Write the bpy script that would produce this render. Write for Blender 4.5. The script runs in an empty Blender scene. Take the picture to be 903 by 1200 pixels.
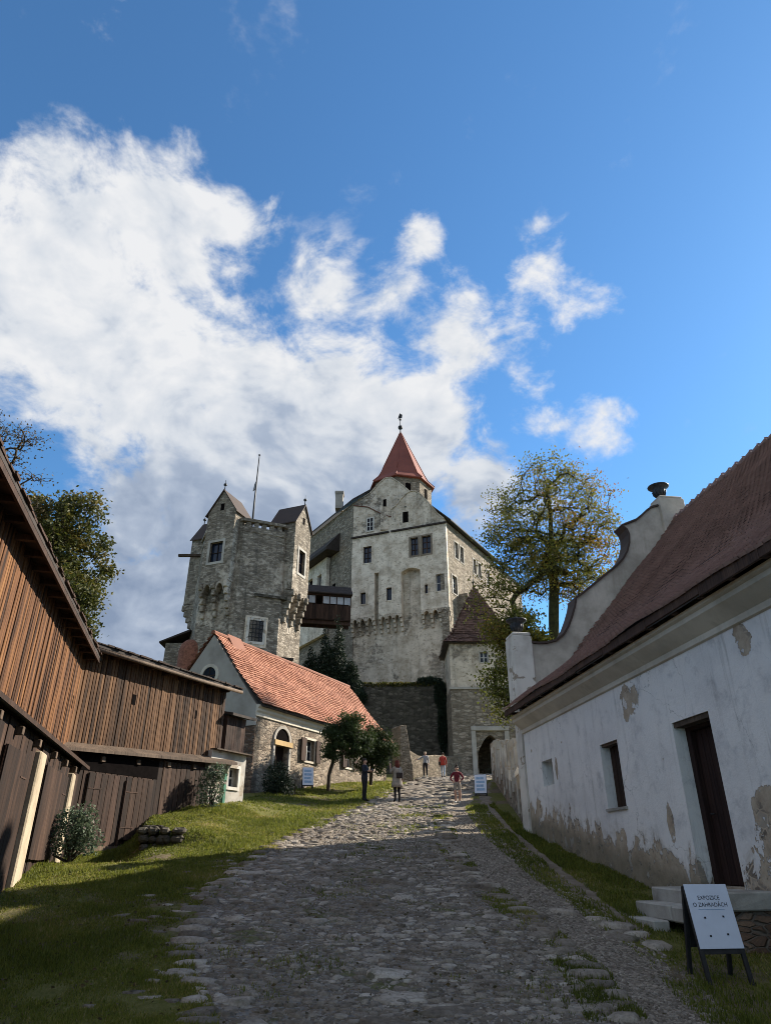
import bpy, math, random
import numpy as np
from mathutils import Vector, Matrix

R = math.radians
scene = bpy.context.scene
random.seed(7)
rng = np.random.default_rng(11)

# ------------------------------------------------------------------ camera
cam_data = bpy.data.cameras.new('camera')
cam = bpy.data.objects.new('camera', cam_data)
scene.collection.objects.link(cam)
cam.location = (0, 0, 1.6)
cam.rotation_euler = (R(90 + 27), 0, 0)
cam_data.sensor_fit = 'VERTICAL'
cam_data.sensor_height = 36
cam_data.sensor_width = 36
cam_data.lens = 24
cam_data.clip_end = 2000
scene.camera = cam
scene.cycles.filter_width = 0.95

# ------------------------------------------------------------------ light
SUN_AZ, SUN_EL = 60.5, 32.3          # azimuth from +Y towards +X
SUN_DIR = Vector((math.sin(R(SUN_AZ)) * math.cos(R(SUN_EL)),
                  math.cos(R(SUN_AZ)) * math.cos(R(SUN_EL)), math.sin(R(SUN_EL))))
sd = bpy.data.lights.new('sun', 'SUN')
sd.energy = 4.7
sd.angle = R(0.53)
sd.color = (1.0, 0.90, 0.76)
sun = bpy.data.objects.new('sun', sd)
scene.collection.objects.link(sun)
sun.rotation_euler = SUN_DIR.to_track_quat('Z', 'Y').to_euler()
sun.location = (60, 30, 60)

vs = scene.view_settings
scene.display_settings.display_device = 'sRGB'
vs.view_transform = 'Standard'
vs.look = 'None'
vs.exposure = 1.2
vs.gamma = 1.0
vs.use_curve_mapping = False


# ------------------------------------------------------------------ node helper
class N:
    def __init__(self, tree):
        self.t = tree
        tree.nodes.clear()

    def node(self, kind, **kw):
        n = self.t.nodes.new(kind)
        for k, v in kw.items():
            setattr(n, k, v)
        return n

    def put(self, sock, v):
        if v is None:
            return
        if hasattr(v, 'is_output'):
            self.t.links.new(v, sock)
        elif isinstance(v, (tuple, list)) and sock.type == 'RGBA' and len(v) == 3:
            sock.default_value = (*v, 1)
        else:
            sock.default_value = v

    def math(self, op, a, b=None, c=None, clamp=False):
        n = self.node('ShaderNodeMath', operation=op, use_clamp=clamp)
        self.put(n.inputs[0], a)
        self.put(n.inputs[1], b)
        self.put(n.inputs[2], c)
        return n.outputs[0]

    def vmath(self, op, a, b=None, out=0):
        n = self.node('ShaderNodeVectorMath', operation=op)
        self.put(n.inputs[0], a)
        if b is not None:
            if op == 'SCALE':
                self.put(n.inputs['Scale'], b)
            else:
                self.put(n.inputs[1], b)
        return n.outputs['Value'] if op in ('DISTANCE', 'DOT_PRODUCT', 'LENGTH') else n.outputs[0]

    def coord(self, which='Object'):
        return self.node('ShaderNodeTexCoord').outputs[which]

    def pos(self):
        return self.node('ShaderNodeNewGeometry').outputs['Position']

    def mapping(self, vec, scale=(1, 1, 1), rot=(0, 0, 0), loc=(0, 0, 0)):
        n = self.node('ShaderNodeMapping')
        self.put(n.inputs['Vector'], vec)
        n.inputs['Scale'].default_value = scale
        n.inputs['Rotation'].default_value = rot
        n.inputs['Location'].default_value = loc
        return n.outputs[0]

    def noise(self, vec, scale=5, detail=4, rough=0.55, dist=0.0, col=False):
        n = self.node('ShaderNodeTexNoise')
        self.put(n.inputs['Vector'], vec)
        self.put(n.inputs['Scale'], scale)
        self.put(n.inputs['Detail'], detail)
        self.put(n.inputs['Roughness'], rough)
        self.put(n.inputs['Distortion'], dist)
        return n.outputs['Color' if col else 'Fac']

    def voro(self, vec, scale=5, feature='F1', rand=1.0):
        n = self.node('ShaderNodeTexVoronoi', feature=feature)
        self.put(n.inputs['Vector'], vec)
        self.put(n.inputs['Scale'], scale)
        self.put(n.inputs['Randomness'], rand)
        return n

    def ramp(self, fac, stops, interp='LINEAR'):
        n = self.node('ShaderNodeValToRGB')
        n.color_ramp.interpolation = interp
        el = n.color_ramp.elements
        while len(el) < len(stops):
            el.new(0.5)
        for e, (p, c) in zip(el, stops):
            e.position = p
            e.color = (*c, 1) if len(c) == 3 else c
        self.put(n.inputs[0], fac)
        return n.outputs[0]

    def mapr(self, v, a, b, c=0.0, d=1.0, smooth=True):
        n = self.node('ShaderNodeMapRange')
        n.interpolation_type = 'SMOOTHSTEP' if smooth else 'LINEAR'
        self.put(n.inputs[0], v)
        for i, x in enumerate((a, b, c, d)):
            self.put(n.inputs[1 + i], x)
        return n.outputs[0]

    def mix(self, fac, a, b, blend='MIX'):
        n = self.node('ShaderNodeMix', data_type='RGBA', blend_type=blend)
        self.put(n.inputs[0], fac)
        self.put(n.inputs[6], a)
        self.put(n.inputs[7], b)
        return n.outputs[2]

    def attr(self, name):
        return self.node('ShaderNodeAttribute', attribute_name=name).outputs['Fac']

    def rand(self):
        return self.node('ShaderNodeObjectInfo').outputs['Random']

    def sepz(self, vec, ax='Z'):
        n = self.node('ShaderNodeSeparateXYZ')
        self.put(n.inputs[0], vec)
        return n.outputs[ax]

    def bump(self, h, strength=0.5, dist=0.02, normal=None):
        n = self.node('ShaderNodeBump')
        n.inputs['Strength'].default_value = strength
        n.inputs['Distance'].default_value = dist
        self.put(n.inputs['Height'], h)
        self.put(n.inputs['Normal'], normal)
        return n.outputs[0]

    def out(self, col, rough=0.85, normal=None, spec=0.25, metal=0.0, trans=0.0):
        b = self.node('ShaderNodeBsdfPrincipled')
        self.put(b.inputs['Base Color'], col)
        self.put(b.inputs['Roughness'], rough)
        self.put(b.inputs['Normal'], normal)
        self.put(b.inputs['Specular IOR Level'], spec)
        self.put(b.inputs['Metallic'], metal)
        o = self.node('ShaderNodeOutputMaterial')
        if trans:
            tr = self.node('ShaderNodeBsdfTranslucent')
            self.put(tr.inputs['Color'], col)
            ad = self.node('ShaderNodeMixShader')
            ad.inputs[0].default_value = trans
            self.t.links.new(b.outputs[0], ad.inputs[1])
            self.t.links.new(tr.outputs[0], ad.inputs[2])
            self.t.links.new(ad.outputs[0], o.inputs['Surface'])
        else:
            self.t.links.new(b.outputs[0], o.inputs['Surface'])


# ------------------------------------------------------------------ sky with clouds
def pixel_dir(u, v):                      # a world direction for a cloud centre
    p = R(27)
    d = Vector(((u - 451.5) / 800, math.cos(p) - (600 - v) / 800 * math.sin(p),
                math.sin(p) + (600 - v) / 800 * math.cos(p)))
    return d.normalized(), 1 / math.sqrt(((u - 451.5) / 800) ** 2 + ((600 - v) / 800) ** 2 + 1)


world = bpy.data.worlds.new('World')
scene.world = world
world.use_nodes = True
w = N(world.node_tree)
sky = w.node('ShaderNodeTexSky', sky_type='NISHITA')
sky.sun_disc = False
sky.sun_elevation = R(SUN_EL)
sky.sun_rotation = R(SUN_AZ)
sky.altitude = 450
sky.air_density = 1.0
sky.dust_density = 0.25
sky.ozone_density = 3.0
SKY_STRENGTH = 0.070
world.cycles.sampling_method = 'MANUAL'
world.cycles.sample_map_resolution = 512
dirv = w.vmath('NORMALIZE', w.coord('Generated'))
CLOUDS = [  # u, v, radius, weight
    (-70, 340, 215, 1.0), (70, 310, 180, 1.0), (190, 270, 135, .95), (255, 255, 95, .72), (300, 265, 60, .42),
    (90, 400, 150, 1.0), (190, 440, 165, 1.0), (300, 500, 165, 1.0), (405, 490, 140, 1.0), (490, 500, 125, .95),
    (250, 600, 190, 1.0), (160, 600, 120, .95), (380, 590, 160, 1.0), (100, 720, 150, .95), (200, 720, 170, 1.0),
    (560, 560, 95, .80), (520, 415, 105, .66), (460, 365, 100, .55), (390, 338, 85, .50), (545, 350, 80, .44),
    (495, 283, 48, .56), (625, 315, 80, .62), (680, 345, 75, .56), (628, 437, 65, .58), (705, 512, 70, .58),
    (640, 500, 90, .40), (75, 497, 40, .46), (115, 525, 70, .66), (140, 15, 80, .36), (590, 395, 70, .40),
    (620, 575, 90, .46), (-300, 760, 260, 1.0), (-320, 200, 200, .8), (1250, 420, 200, .6), (1420, 760, 300, .9),
    (500, -420, 120, .5), (-100, -500, 260, .9), (1000, -500, 200, .7)]
mask = None
for u, v, rad, wt in CLOUDS:
    d, c = pixel_dir(u, v)
    dist = w.vmath('DISTANCE', dirv, tuple(d))
    m = w.mapr(dist, 0.0, rad * c / 800 * 1.25, wt, 0.0)
    if mask is None:
        mask = m
    else:
        n = w.node('ShaderNodeMath', operation='SMOOTH_MAX')
        w.put(n.inputs[0], mask)
        w.put(n.inputs[1], m)
        n.inputs[2].default_value = 0.18
        mask = n.outputs[0]
# clouds behind the viewer: unseen broken field, thickened to light the shade, carrying the sky all round
behind = w.mapr(w.sepz(dirv, 'Y'), 0.1, -0.2)
field = w.math('MULTIPLY', behind, w.mapr(w.noise(dirv, 2.1, 3), 0.36, 0.54, 0.0, 1.0))
mask = w.math('MAXIMUM', mask, field)
warp = w.vmath('SCALE', w.vmath('SUBTRACT', w.noise(dirv, 4.0, 2, .55, col=True), (.5, .5, .5)), 0.12)
cv = w.vmath('ADD', w.mapping(dirv, (1, 1, 1.5)), warp)
n1 = w.noise(cv, 5.2, 6, 0.58, 0.1)
n2 = w.noise(w.vmath('ADD', cv, tuple(SUN_DIR * 0.035)), 5.2, 4, 0.58, 0.1)
streak = w.vmath('ADD', w.mapping(dirv, (1.0, 1.0, 1.45), (0.0, 0.55, 0.0)), w.vmath('SCALE', warp, 0.8))
mid = w.noise(streak, 15, 7, 0.62, 0.12)
mid2 = w.noise(w.vmath('ADD', streak, tuple(SUN_DIR * 0.016)), 15, 4, 0.6, 0.12)
mid1 = w.noise(streak, 15, 4, 0.6, 0.12)
relief = w.math('SUBTRACT', mid1, mid2)
den = w.math('ADD', w.math('MULTIPLY', mask, 1.08),
             w.math('ADD', w.math('MULTIPLY', w.math('SUBTRACT', n1, 0.5), 1.25),
                    w.math('MULTIPLY', w.math('SUBTRACT', mid, 0.5), 1.15)))
alpha = w.mapr(den, 0.32, 0.76)
alpha = w.math('MULTIPLY', alpha, w.mapr(mask, 0.04, 0.3))
thick = w.mapr(den, 0.62, 1.5)
lit = w.mapr(w.math('SUBTRACT', n1, n2), -0.10, 0.10, -0.5, 0.5, smooth=False)
low = w.noise(cv, 2.9, 2, 0.5)
belly = w.mapr(w.sepz(dirv), 0.30, 0.68)        # undersides of the low, far banks are greyer
shade = w.math('ADD', w.math('ADD', w.math('MULTIPLY', belly, 0.74), w.math('MULTIPLY', lit, 0.46)),
               w.math('MULTIPLY', w.math('SUBTRACT', low, 0.5), 1.1))
shade = w.math('ADD', shade, w.math('ADD', w.math('MULTIPLY', thick, -0.16), w.math('MULTIPLY', relief, w.mapr(w.sepz(dirv), .45, .65, .15, .8))))
ccol = w.ramp(w.math('ADD', shade, 0.18, clamp=True),
              [(0.0, (0.24, 0.31, 0.44)), (0.35, (0.40, 0.47, 0.59)), (0.65, (0.66, 0.70, 0.76)), (1.0, (0.82, 0.83, 0.85))])
skc = w.mix(1.0, sky.outputs[0], (0.72, 1.12, 1.30), 'MULTIPLY')
final = w.mix(alpha, skc, w.vmath('SCALE', ccol, 0.455 / SKY_STRENGTH))
bg = w.node('ShaderNodeBackground')
w.put(bg.inputs['Color'], final)
bg.inputs['Strength'].default_value = SKY_STRENGTH
wo = w.node('ShaderNodeOutputWorld')
world.node_tree.links.new(bg.outputs[0], wo.inputs[0])

# ------------------------------------------------------------------ mesh helpers
COL = scene.collection
MATS = {}


def material(name):
    def deco(fn):
        m = bpy.data.materials.new(name)
        m.use_nodes = True
        fn(N(m.node_tree))
        MATS[name] = m
        return m
    return deco


def frame(P, az):
    """x runs along compass direction az (from +Y towards +X), y = z cross x, z up."""
    x = Vector((math.sin(R(az)), math.cos(R(az)), 0))
    y = Vector((0, 0, 1)).cross(x)
    return Matrix(((x.x, y.x, 0, P[0]), (x.y, y.y, 0, P[1]), (0, 0, 1, P[2] if len(P) > 2 else 0), (0, 0, 0, 1)))


def np_mesh(name, verts, faces, mat=None, rnd=None, smooth=False):
    """faces: (M,k) integer array"""
    verts = np.asarray(verts, np.float32)
    faces = np.asarray(faces, np.int32)
    me = bpy.data.meshes.new(name)
    me.vertices.add(len(verts))
    me.vertices.foreach_set('co', verts.ravel())
    k = faces.shape[1]
    me.loops.add(faces.size)
    me.loops.foreach_set('vertex_index', faces.ravel())
    me.polygons.add(len(faces))
    me.polygons.foreach_set('loop_start', np.arange(0, faces.size, k, dtype=np.int32))
    me.polygons.foreach_set('use_smooth', np.full(len(faces), smooth))
    if rnd is not None:
        a = me.attributes.new('rnd', 'FLOAT', 'FACE')
        a.data.foreach_set('value', np.asarray(rnd, np.float32))
    me.update(calc_edges=True)
    me.validate()
    if mat:
        me.materials.append(MATS[mat])
    return me


def link(name, me, parent=None, loc=(0, 0, 0), rot=(0, 0, 0), scale=(1, 1, 1), kind=None, label=None):
    o = bpy.data.objects.new(name, me)
    COL.objects.link(o)
    o.location = loc
    o.rotation_euler = rot
    o.scale = scale
    if parent is not None:
        o.parent = parent
    if kind:
        o['kind'] = kind
    if label:
        o['label'] = label
    return o


def thing(name, label, cat, loc=(0, 0, 0), rotz=0.0, group=None):
    o = bpy.data.objects.new(name, None)
    o.empty_display_size = 0.3
    COL.objects.link(o)
    o.location = loc
    o.rotation_euler = (0, 0, rotz)
    o['label'] = label
    o['category'] = cat
    if group:
        o['group'] = group
    return o


def tag(o, label, cat, group=None):
    o['label'] = label
    o['category'] = cat
    if group:
        o['group'] = group
    return o


class MB:
    """collects faces; every vertex goes through self.M"""

    def __init__(self, M=None):
        self.v, self.f = [], []
        self.M = M if M is not None else Matrix.Identity(4)

    def add(self, vs, fs):
        n = len(self.v)
        self.v += [tuple(self.M @ Vector(p)) for p in vs]
        self.f += [tuple(i + n for i in q) for q in fs]
        return self

    def box(self, x0, x1, y0, y1, z0, z1, jit=0.0):
        c = [(x, y, z) for z in (z0, z1) for y in (y0, y1) for x in (x0, x1)]
        if jit:
            c = [tuple(a + random.uniform(-jit, jit) for a in p) for p in c]
        return self.add(c, [(0, 2, 3, 1), (4, 5, 7, 6), (0, 1, 5, 4), (2, 6, 7, 3), (0, 4, 6, 2), (1, 3, 7, 5)])

    def prism(self, poly, axis, a, b):
        """poly: list of 2D points, extruded along axis from a to b ('x': (y,z), 'y': (x,z), 'z': (x,y))"""
        def p3(q, t):
            return {'x': (t, q[0], q[1]), 'y': (q[0], t, q[1]), 'z': (q[0], q[1], t)}[axis]
        n = len(poly)
        vs = [p3(q, a) for q in poly] + [p3(q, b) for q in poly]
        fs = [tuple(range(n - 1, -1, -1)), tuple(range(n, 2 * n))]
        fs += [(i, (i + 1) % n, n + (i + 1) % n, n + i) for i in range(n)]
        return self.add(vs, fs)

    def tube(self, pts, rad, n=8, cap=True):
        pts = [Vector(p) for p in pts]
        if not hasattr(rad, '__len__'):
            rad = [rad] * len(pts)
        vs, fs = [], []
        for i, p in enumerate(pts):
            d = (pts[min(i + 1, len(pts) - 1)] - pts[max(i - 1, 0)])
            d = d.normalized() if d.length > 1e-6 else Vector((0, 0, 1))
            a = d.cross(Vector((0.3, 0.9, 0.1))) if abs(d.z) > .9 else d.cross(Vector((0, 0, 1)))
            a.normalize()
            b = d.cross(a)
            for k in range(n):
                t = 2 * math.pi * k / n
                vs.append(p + (a * math.cos(t) + b * math.sin(t)) * rad[i])
        for i in range(len(pts) - 1):
            for k in range(n):
                fs.append((i * n + k, i * n + (k + 1) % n, (i + 1) * n + (k + 1) % n, (i + 1) * n + k))
        if cap:
            fs.append(tuple(range(n - 1, -1, -1)))
            fs.append(tuple((len(pts) - 1) * n + k for k in range(n)))
        return self.add(vs, fs)

    def lathe(self, prof, c=(0, 0, 0), n=16):
        vs, fs = [], []
        for r, z in prof:
            for k in range(n):
                t = 2 * math.pi * k / n
                vs.append((c[0] + r * math.cos(t), c[1] + r * math.sin(t), c[2] + z))
        for i in range(len(prof) - 1):
            for k in range(n):
                fs.append((i * n + k, i * n + (k + 1) % n, (i + 1) * n + (k + 1) % n, (i + 1) * n + k))
        fs.append(tuple(range(n - 1, -1, -1)))
        fs.append(tuple((len(prof) - 1) * n + k for k in range(n)))
        return self.add(vs, fs)

    def wall(self, L0, L1, z0, z1, t, holes=(), y=0.0):
        """upright slab between x=L0..L1 with rectangular holes (x0,x1,z0,z1); faces at y and y+t"""
        xs = sorted({L0, L1, *[h[0] for h in holes], *[h[1] for h in holes]})
        zs = sorted({z0, z1, *[h[2] for h in holes], *[h[3] for h in holes]})
        def inside(x, z):
            return any(h[0] < x < h[1] and h[2] < z < h[3] for h in holes)
        for i in range(len(xs) - 1):
            for j in range(len(zs) - 1):
                if inside((xs[i] + xs[i + 1]) / 2, (zs[j] + zs[j + 1]) / 2):
                    continue
                a, b, c, d = xs[i], xs[i + 1], zs[j], zs[j + 1]
                self.add([(a, y, c), (b, y, c), (b, y, d), (a, y, d)], [(0, 1, 2, 3)])
                self.add([(a, y + t, c), (b, y + t, c), (b, y + t, d), (a, y + t, d)], [(3, 2, 1, 0)])
        for (a, b, c, d) in [(L0, L1, z0, z1), *holes]:
            self.add([(a, y, c), (b, y, c), (b, y, d), (a, y, d), (a, y + t, c), (b, y + t, c), (b, y + t, d), (a, y + t, d)],
                     [(0, 4, 5, 1), (1, 5, 6, 2), (2, 6, 7, 3), (3, 7, 4, 0)])
        return self

    def mesh(self, name, mat, smooth=False, fix=True):
        me = bpy.data.meshes.new(name)
        me.from_pydata(self.v, [], self.f)
        if smooth:
            me.polygons.foreach_set('use_smooth', [True] * len(me.polygons))
        me.update()
        if fix:
            import bmesh
            bm = bmesh.new()
            bm.from_mesh(me)
            bmesh.ops.remove_doubles(bm, verts=bm.verts, dist=1e-4)
            bmesh.ops.recalc_face_normals(bm, faces=bm.faces)
            bm.to_mesh(me)
            bm.free()
        me.materials.append(MATS[mat])
        return me

    def build(self, name, mat, parent=None, smooth=False, bevel=0.0, kind=None, label=None, fix=True):
        o = link(name, self.mesh(name, mat, smooth, fix), parent, kind=kind, label=label)
        if bevel:
            m = o.modifiers.new('bevel', 'BEVEL')
            m.width = bevel
            m.segments = 1
            m.limit_method = 'ANGLE'
        return o


# ------------------------------------------------------------------ terrain
KY = np.array([-80, -20, 0, 5, 8, 10, 14, 18, 21.5, 26, 32, 36, 40, 44, 48, 53, 58, 62, 70, 120, 400.])
KZ = np.array([-3, -.8, -.1, .03, .22, .5, 1.15, 1.8, 2.4, 3.0, 3.83, 4.5, 5.15, 5.75, 6.3, 6.92, 7.55, 8.15, 8.6, 10, 22.])
YY = np.linspace(-80, 400, 9601)
ZZ = np.interp(YY, KY, KZ)
_k = np.exp(-.5 * (np.arange(-60, 61) / 25.) ** 2)
ZZ = np.convolve(np.pad(ZZ, 60, mode='edge'), _k / _k.sum(), mode='valid')


def sst(a, b, x):
    t = np.clip((np.asarray(x, float) - a) / (b - a), 0, 1)
    return t * t * (3 - 2 * t)


def waves(x, y):
    return (np.sin(1.9 * x + .7 * y) * np.cos(1.3 * y - .6 * x + 1.1) + .6 * np.sin(3.7 * x - 2.1 * y + .5)
            + .5 * np.sin(4.9 * y + 1.7 * x))


def H0(x, y):
    x = np.asarray(x, float)
    y = np.asarray(y, float)
    z = np.interp(y, YY, ZZ)
    ln = x + 6.0 + .37 * (y - 18.4)
    z = z - .38 * sst(.35, -.45, ln) * sst(16.0, 18.2, y) * (1 - sst(21.8, 23.5, y))
    z = z + .26 * sst(-.1, .5, ln) * sst(18.6, 19.1, y) * sst(-3.6, -5.0, x) * (1 - sst(23, 28, y))
    z = z + .33 * sst(-2, -5.5, x) * sst(21, 26, y) * (1 - sst(46, 56, y)) + .3 * sst(1, -3, x) * sst(34, 40, y) * (1 - sst(46, 56, y))
    z = z - .15 * sst(1.5, 4.5, x) * (1 - sst(22, 28, y))
    return z


def H(x, y):
    return H0(x, y) + .016 * waves(x, y) + .011 * np.sin(7.3 * x + 2.2 * y) * np.sin(6.1 * y - 3.1 * x + .7) + .008 * np.sin(13 * x - 5 * y) * np.sin(11 * y + 4 * x)


def curve(pts):
    ys = np.array([p[0] for p in pts], float)
    xs = np.array([p[1] for p in pts], float)
    return lambda y: np.interp(y, ys, xs)


road_l = curve([(-20, -1.2), (5, -1.3), (7.83, -1.64), (9.8, -2.4), (11.3, -2.8), (14, -3.05), (16.5, -2.96), (19.3, -2.6), (25.9, -1.5), (33.4, -.3), (40.7, .6), (50, 2.0), (62, 4.6), (70, 6)])
road_r = curve([(-20, 2.2), (7.9, 2.25), (9.6, 2.4), (11.6, 2.22), (13.75, 1.86), (15.6, 1.67), (18.8, 1.6), (24.4, 1.9), (33.4, 3.0), (42, 5.0), (50, 6.6), (62, 9.6), (70, 10.6)])
grav_r = curve([(-20, 3.2), (8.1, 3.2), (10.2, 3.42), (12.4, 3.3), (16, 2.98), (20.5, 2.8), (27.7, 3.1), (35, 4.1), (42, 5.6), (50, 7.2), (62, 9.9), (70, 10.8)])
foot_l = curve([(-20, 3.3), (8.1, 3.3), (10.2, 3.45), (12.4, 3.36), (16, 3.2), (20.5, 3.22), (27.7, 3.5), (35, 4.3), (42, 5.7), (50, 7.25), (62, 9.95), (70, 10.9)])
foot_r = curve([(-20, 3.4), (8.1, 3.4), (10.2, 3.55), (12.1, 3.7), (14.3, 3.74), (17.8, 3.72), (21.9, 3.7), (27.7, 4.08), (35, 4.75), (42, 5.9), (50, 7.3), (62, 10.0), (70, 11)])


# ------------------------------------------------------------------ materials
def masonry(name, stones, mortar, scale, flat=2.2, plaster=None, cover=0.5, pscale=0.25, grime=0.5, bumpd=0.05, soot=(.05, .05, .045)):
    """rubble wall: stones in mortar, here and there under remains of plaster"""
    @material(name)
    def _(n):
        p = n.mapping(n.pos(), (1, 1, flat))
        pw = n.vmath('ADD', p, n.vmath('SCALE', n.vmath('SUBTRACT', n.noise(p, scale * .9, 2, col=True), (.5, .5, .5)), .35 / scale))
        v = n.voro(pw, scale)
        e = n.voro(pw, scale, 'DISTANCE_TO_EDGE').outputs['Distance']
        cell = n.sepz(v.outputs['Color'], 'X')
        big = n.noise(n.pos(), .22, 5, .6)
        c = n.ramp(n.math('ADD', n.math('MULTIPLY', cell, .75), n.math('MULTIPLY', big, .3)), stones)
        gap = n.mapr(e, .02, .12)
        c = n.mix(gap, mortar, c)
        fine = n.noise(n.pos(), 9, 6, .65)
        mid = n.noise(n.mapping(n.pos(), (1, 1, 1.8)), 1.5, 6, .7)
        c = n.mix(n.mapr(fine, .3, .8, .0, .5), c, n.mix(1, c, (.55, .53, .5), 'MULTIPLY'))
        c = n.mix(n.mapr(mid, .44, .68, .0, .62), c, n.mix(1, c, (.45, .42, .38), 'MULTIPLY'))
        hgt = n.math('ADD', n.math('MULTIPLY', gap, .7), n.math('MULTIPLY', fine, .6))
        if plaster:
            pm = n.math('ADD', n.noise(n.pos(), pscale, 7, .68, .4), n.math('MULTIPLY', n.math('SUBTRACT', n.noise(n.pos(), 2.2, 4, .6), .5), .35))
            pm = n.mapr(pm, 1 - cover - .05, 1 - cover + .05)
            pc = n.mix(n.mapr(n.noise(n.pos(), .9, 6, .65), .35, .7), plaster, n.mix(1, plaster, (.58, .55, .51), 'MULTIPLY'))
            hole = n.mapr(n.noise(n.mapping(n.pos(), (1, 1, 2.2)), 2.6, 5, .7), .56, .63, 0, .8)
            pc = n.mix(hole, pc, n.mix(1, plaster, (.40, .36, .31), 'MULTIPLY'))
            c = n.mix(pm, c, pc)
            hgt = n.mix(pm, hgt, n.math('ADD', n.math('MULTIPLY', fine, .35), 1.1))
        # dark weather streaks
        st = n.noise(n.mapping(n.pos(), (1.1, 1.1, .12)), 1.2, 6, .7)
        c = n.mix(n.mapr(st, .50, .72, 0, grime), c, soot)
        n.out(c, .92, n.bump(hgt, .9, bumpd), .15)


masonry('castle_stone', [(.0, (.24, .205, .165)), (.35, (.36, .315, .255)), (.6, (.46, .41, .34)), (1, (.58, .52, .44))], (.30, .265, .215), 1.9, 2.6,
        plaster=(.70, .62, .51), cover=.57, grime=.4)
masonry('castle_bare', [(.0, (.15, .125, .097)), (.4, (.27, .23, .18)), (.7, (.38, .33, .265)), (1, (.50, .44, .36))], (.24, .21, .165), 1.8, 2.6,
        plaster=(.46, .41, .34), cover=.34, grime=.45)
masonry('castle_plaster', [(.0, (.28, .245, .20)), (.5, (.42, .37, .305)), (1, (.56, .50, .42))], (.36, .32, .265), 1.9, 2.6,
        plaster=(.80, .715, .595), cover=.67, grime=.34)
masonry('keep_stone', [(.0, (.13, .113, .092)), (.4, (.24, .21, .172)), (.7, (.37, .328, .27)), (1, (.52, .465, .39))], (.26, .23, .19), 2.3, 2.8,
        plaster=(.55, .495, .42), cover=.42, grime=.55)
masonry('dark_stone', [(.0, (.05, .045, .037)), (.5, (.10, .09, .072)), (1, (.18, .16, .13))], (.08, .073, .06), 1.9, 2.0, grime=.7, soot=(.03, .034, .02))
masonry('garden_stone', [(.0, (.12, .098, .07)), (.5, (.23, .19, .14)), (1, (.36, .30, .225))], (.17, .145, .11), 3.0, 2.2, grime=.3)
masonry('chapel_stone', [(.0, (.13, .10, .078)), (.45, (.27, .22, .17)), (.75, (.40, .33, .255)), (1, (.50, .42, .33))], (.27, .23, .185), 3.4, 1.9,
        plaster=(.46, .40, .32), cover=.36, pscale=.5, grime=.4)
masonry('chapel_brick', [(.0, (.09, .06, .045)), (.45, (.19, .12, .085)), (.75, (.28, .185, .13)), (1, (.38, .30, .23))], (.17, .14, .115), 3.4, 3.0,
        plaster=(.36, .31, .26), cover=.30, pscale=.6, grime=.5)


def plain_plaster(name, col, dark=.6, grime=.35, sc=1.0, patch=None):
    @material(name)
    def _(n):
        a = n.noise(n.pos(), .7 * sc, 7, .65)
        b = n.noise(n.pos(), 14 * sc, 6, .6)
        c = n.mix(n.mapr(a, .35, .7), col, n.mix(1, col, (dark, dark * .98, dark * .95), 'MULTIPLY'))
        st = n.noise(n.mapping(n.pos(), (2.5, 2.5, .25)), 1.3, 6, .7)
        c = n.mix(n.mapr(st, .52, .75, 0, grime), c, n.mix(1, col, (.4, .38, .34), 'MULTIPLY'))
        if patch:
            pm = n.mapr(n.noise(n.pos(), 1.9, 7, .62, .4), .57, .585)
            c = n.mix(pm, c, n.ramp(b, [(.3, (.24, .20, .155)), (.7, (.40, .345, .275))]))
        n.out(c, .9, n.bump(n.math('ADD', n.math('MULTIPLY', a, .6), n.math('MULTIPLY', b, .4)), .5, .03), .2)


plain_plaster('gable_plaster', (.56, .51, .44), .58, .5)
plain_plaster('cornice_plaster', (.62, .57, .48), .70, .3)
plain_plaster('white_plaster', (.68, .645, .585), .58, .55, patch=True)
plain_plaster('pier_plaster', (.52, .485, .43), .5, .75, patch=True)
plain_plaster('grey_plaster', (.40, .375, .335), .7, .35)
plain_plaster('brown_stone', (.24, .20, .155), .7, .3)
plain_plaster('trim_stone', (.46, .44, .40), .7, .3)
plain_plaster('whitewash', (.40, .335, .24), .62, .5, 3)
plain_plaster('step_stone', (.40, .385, .35), .55, .6, 2)


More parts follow.
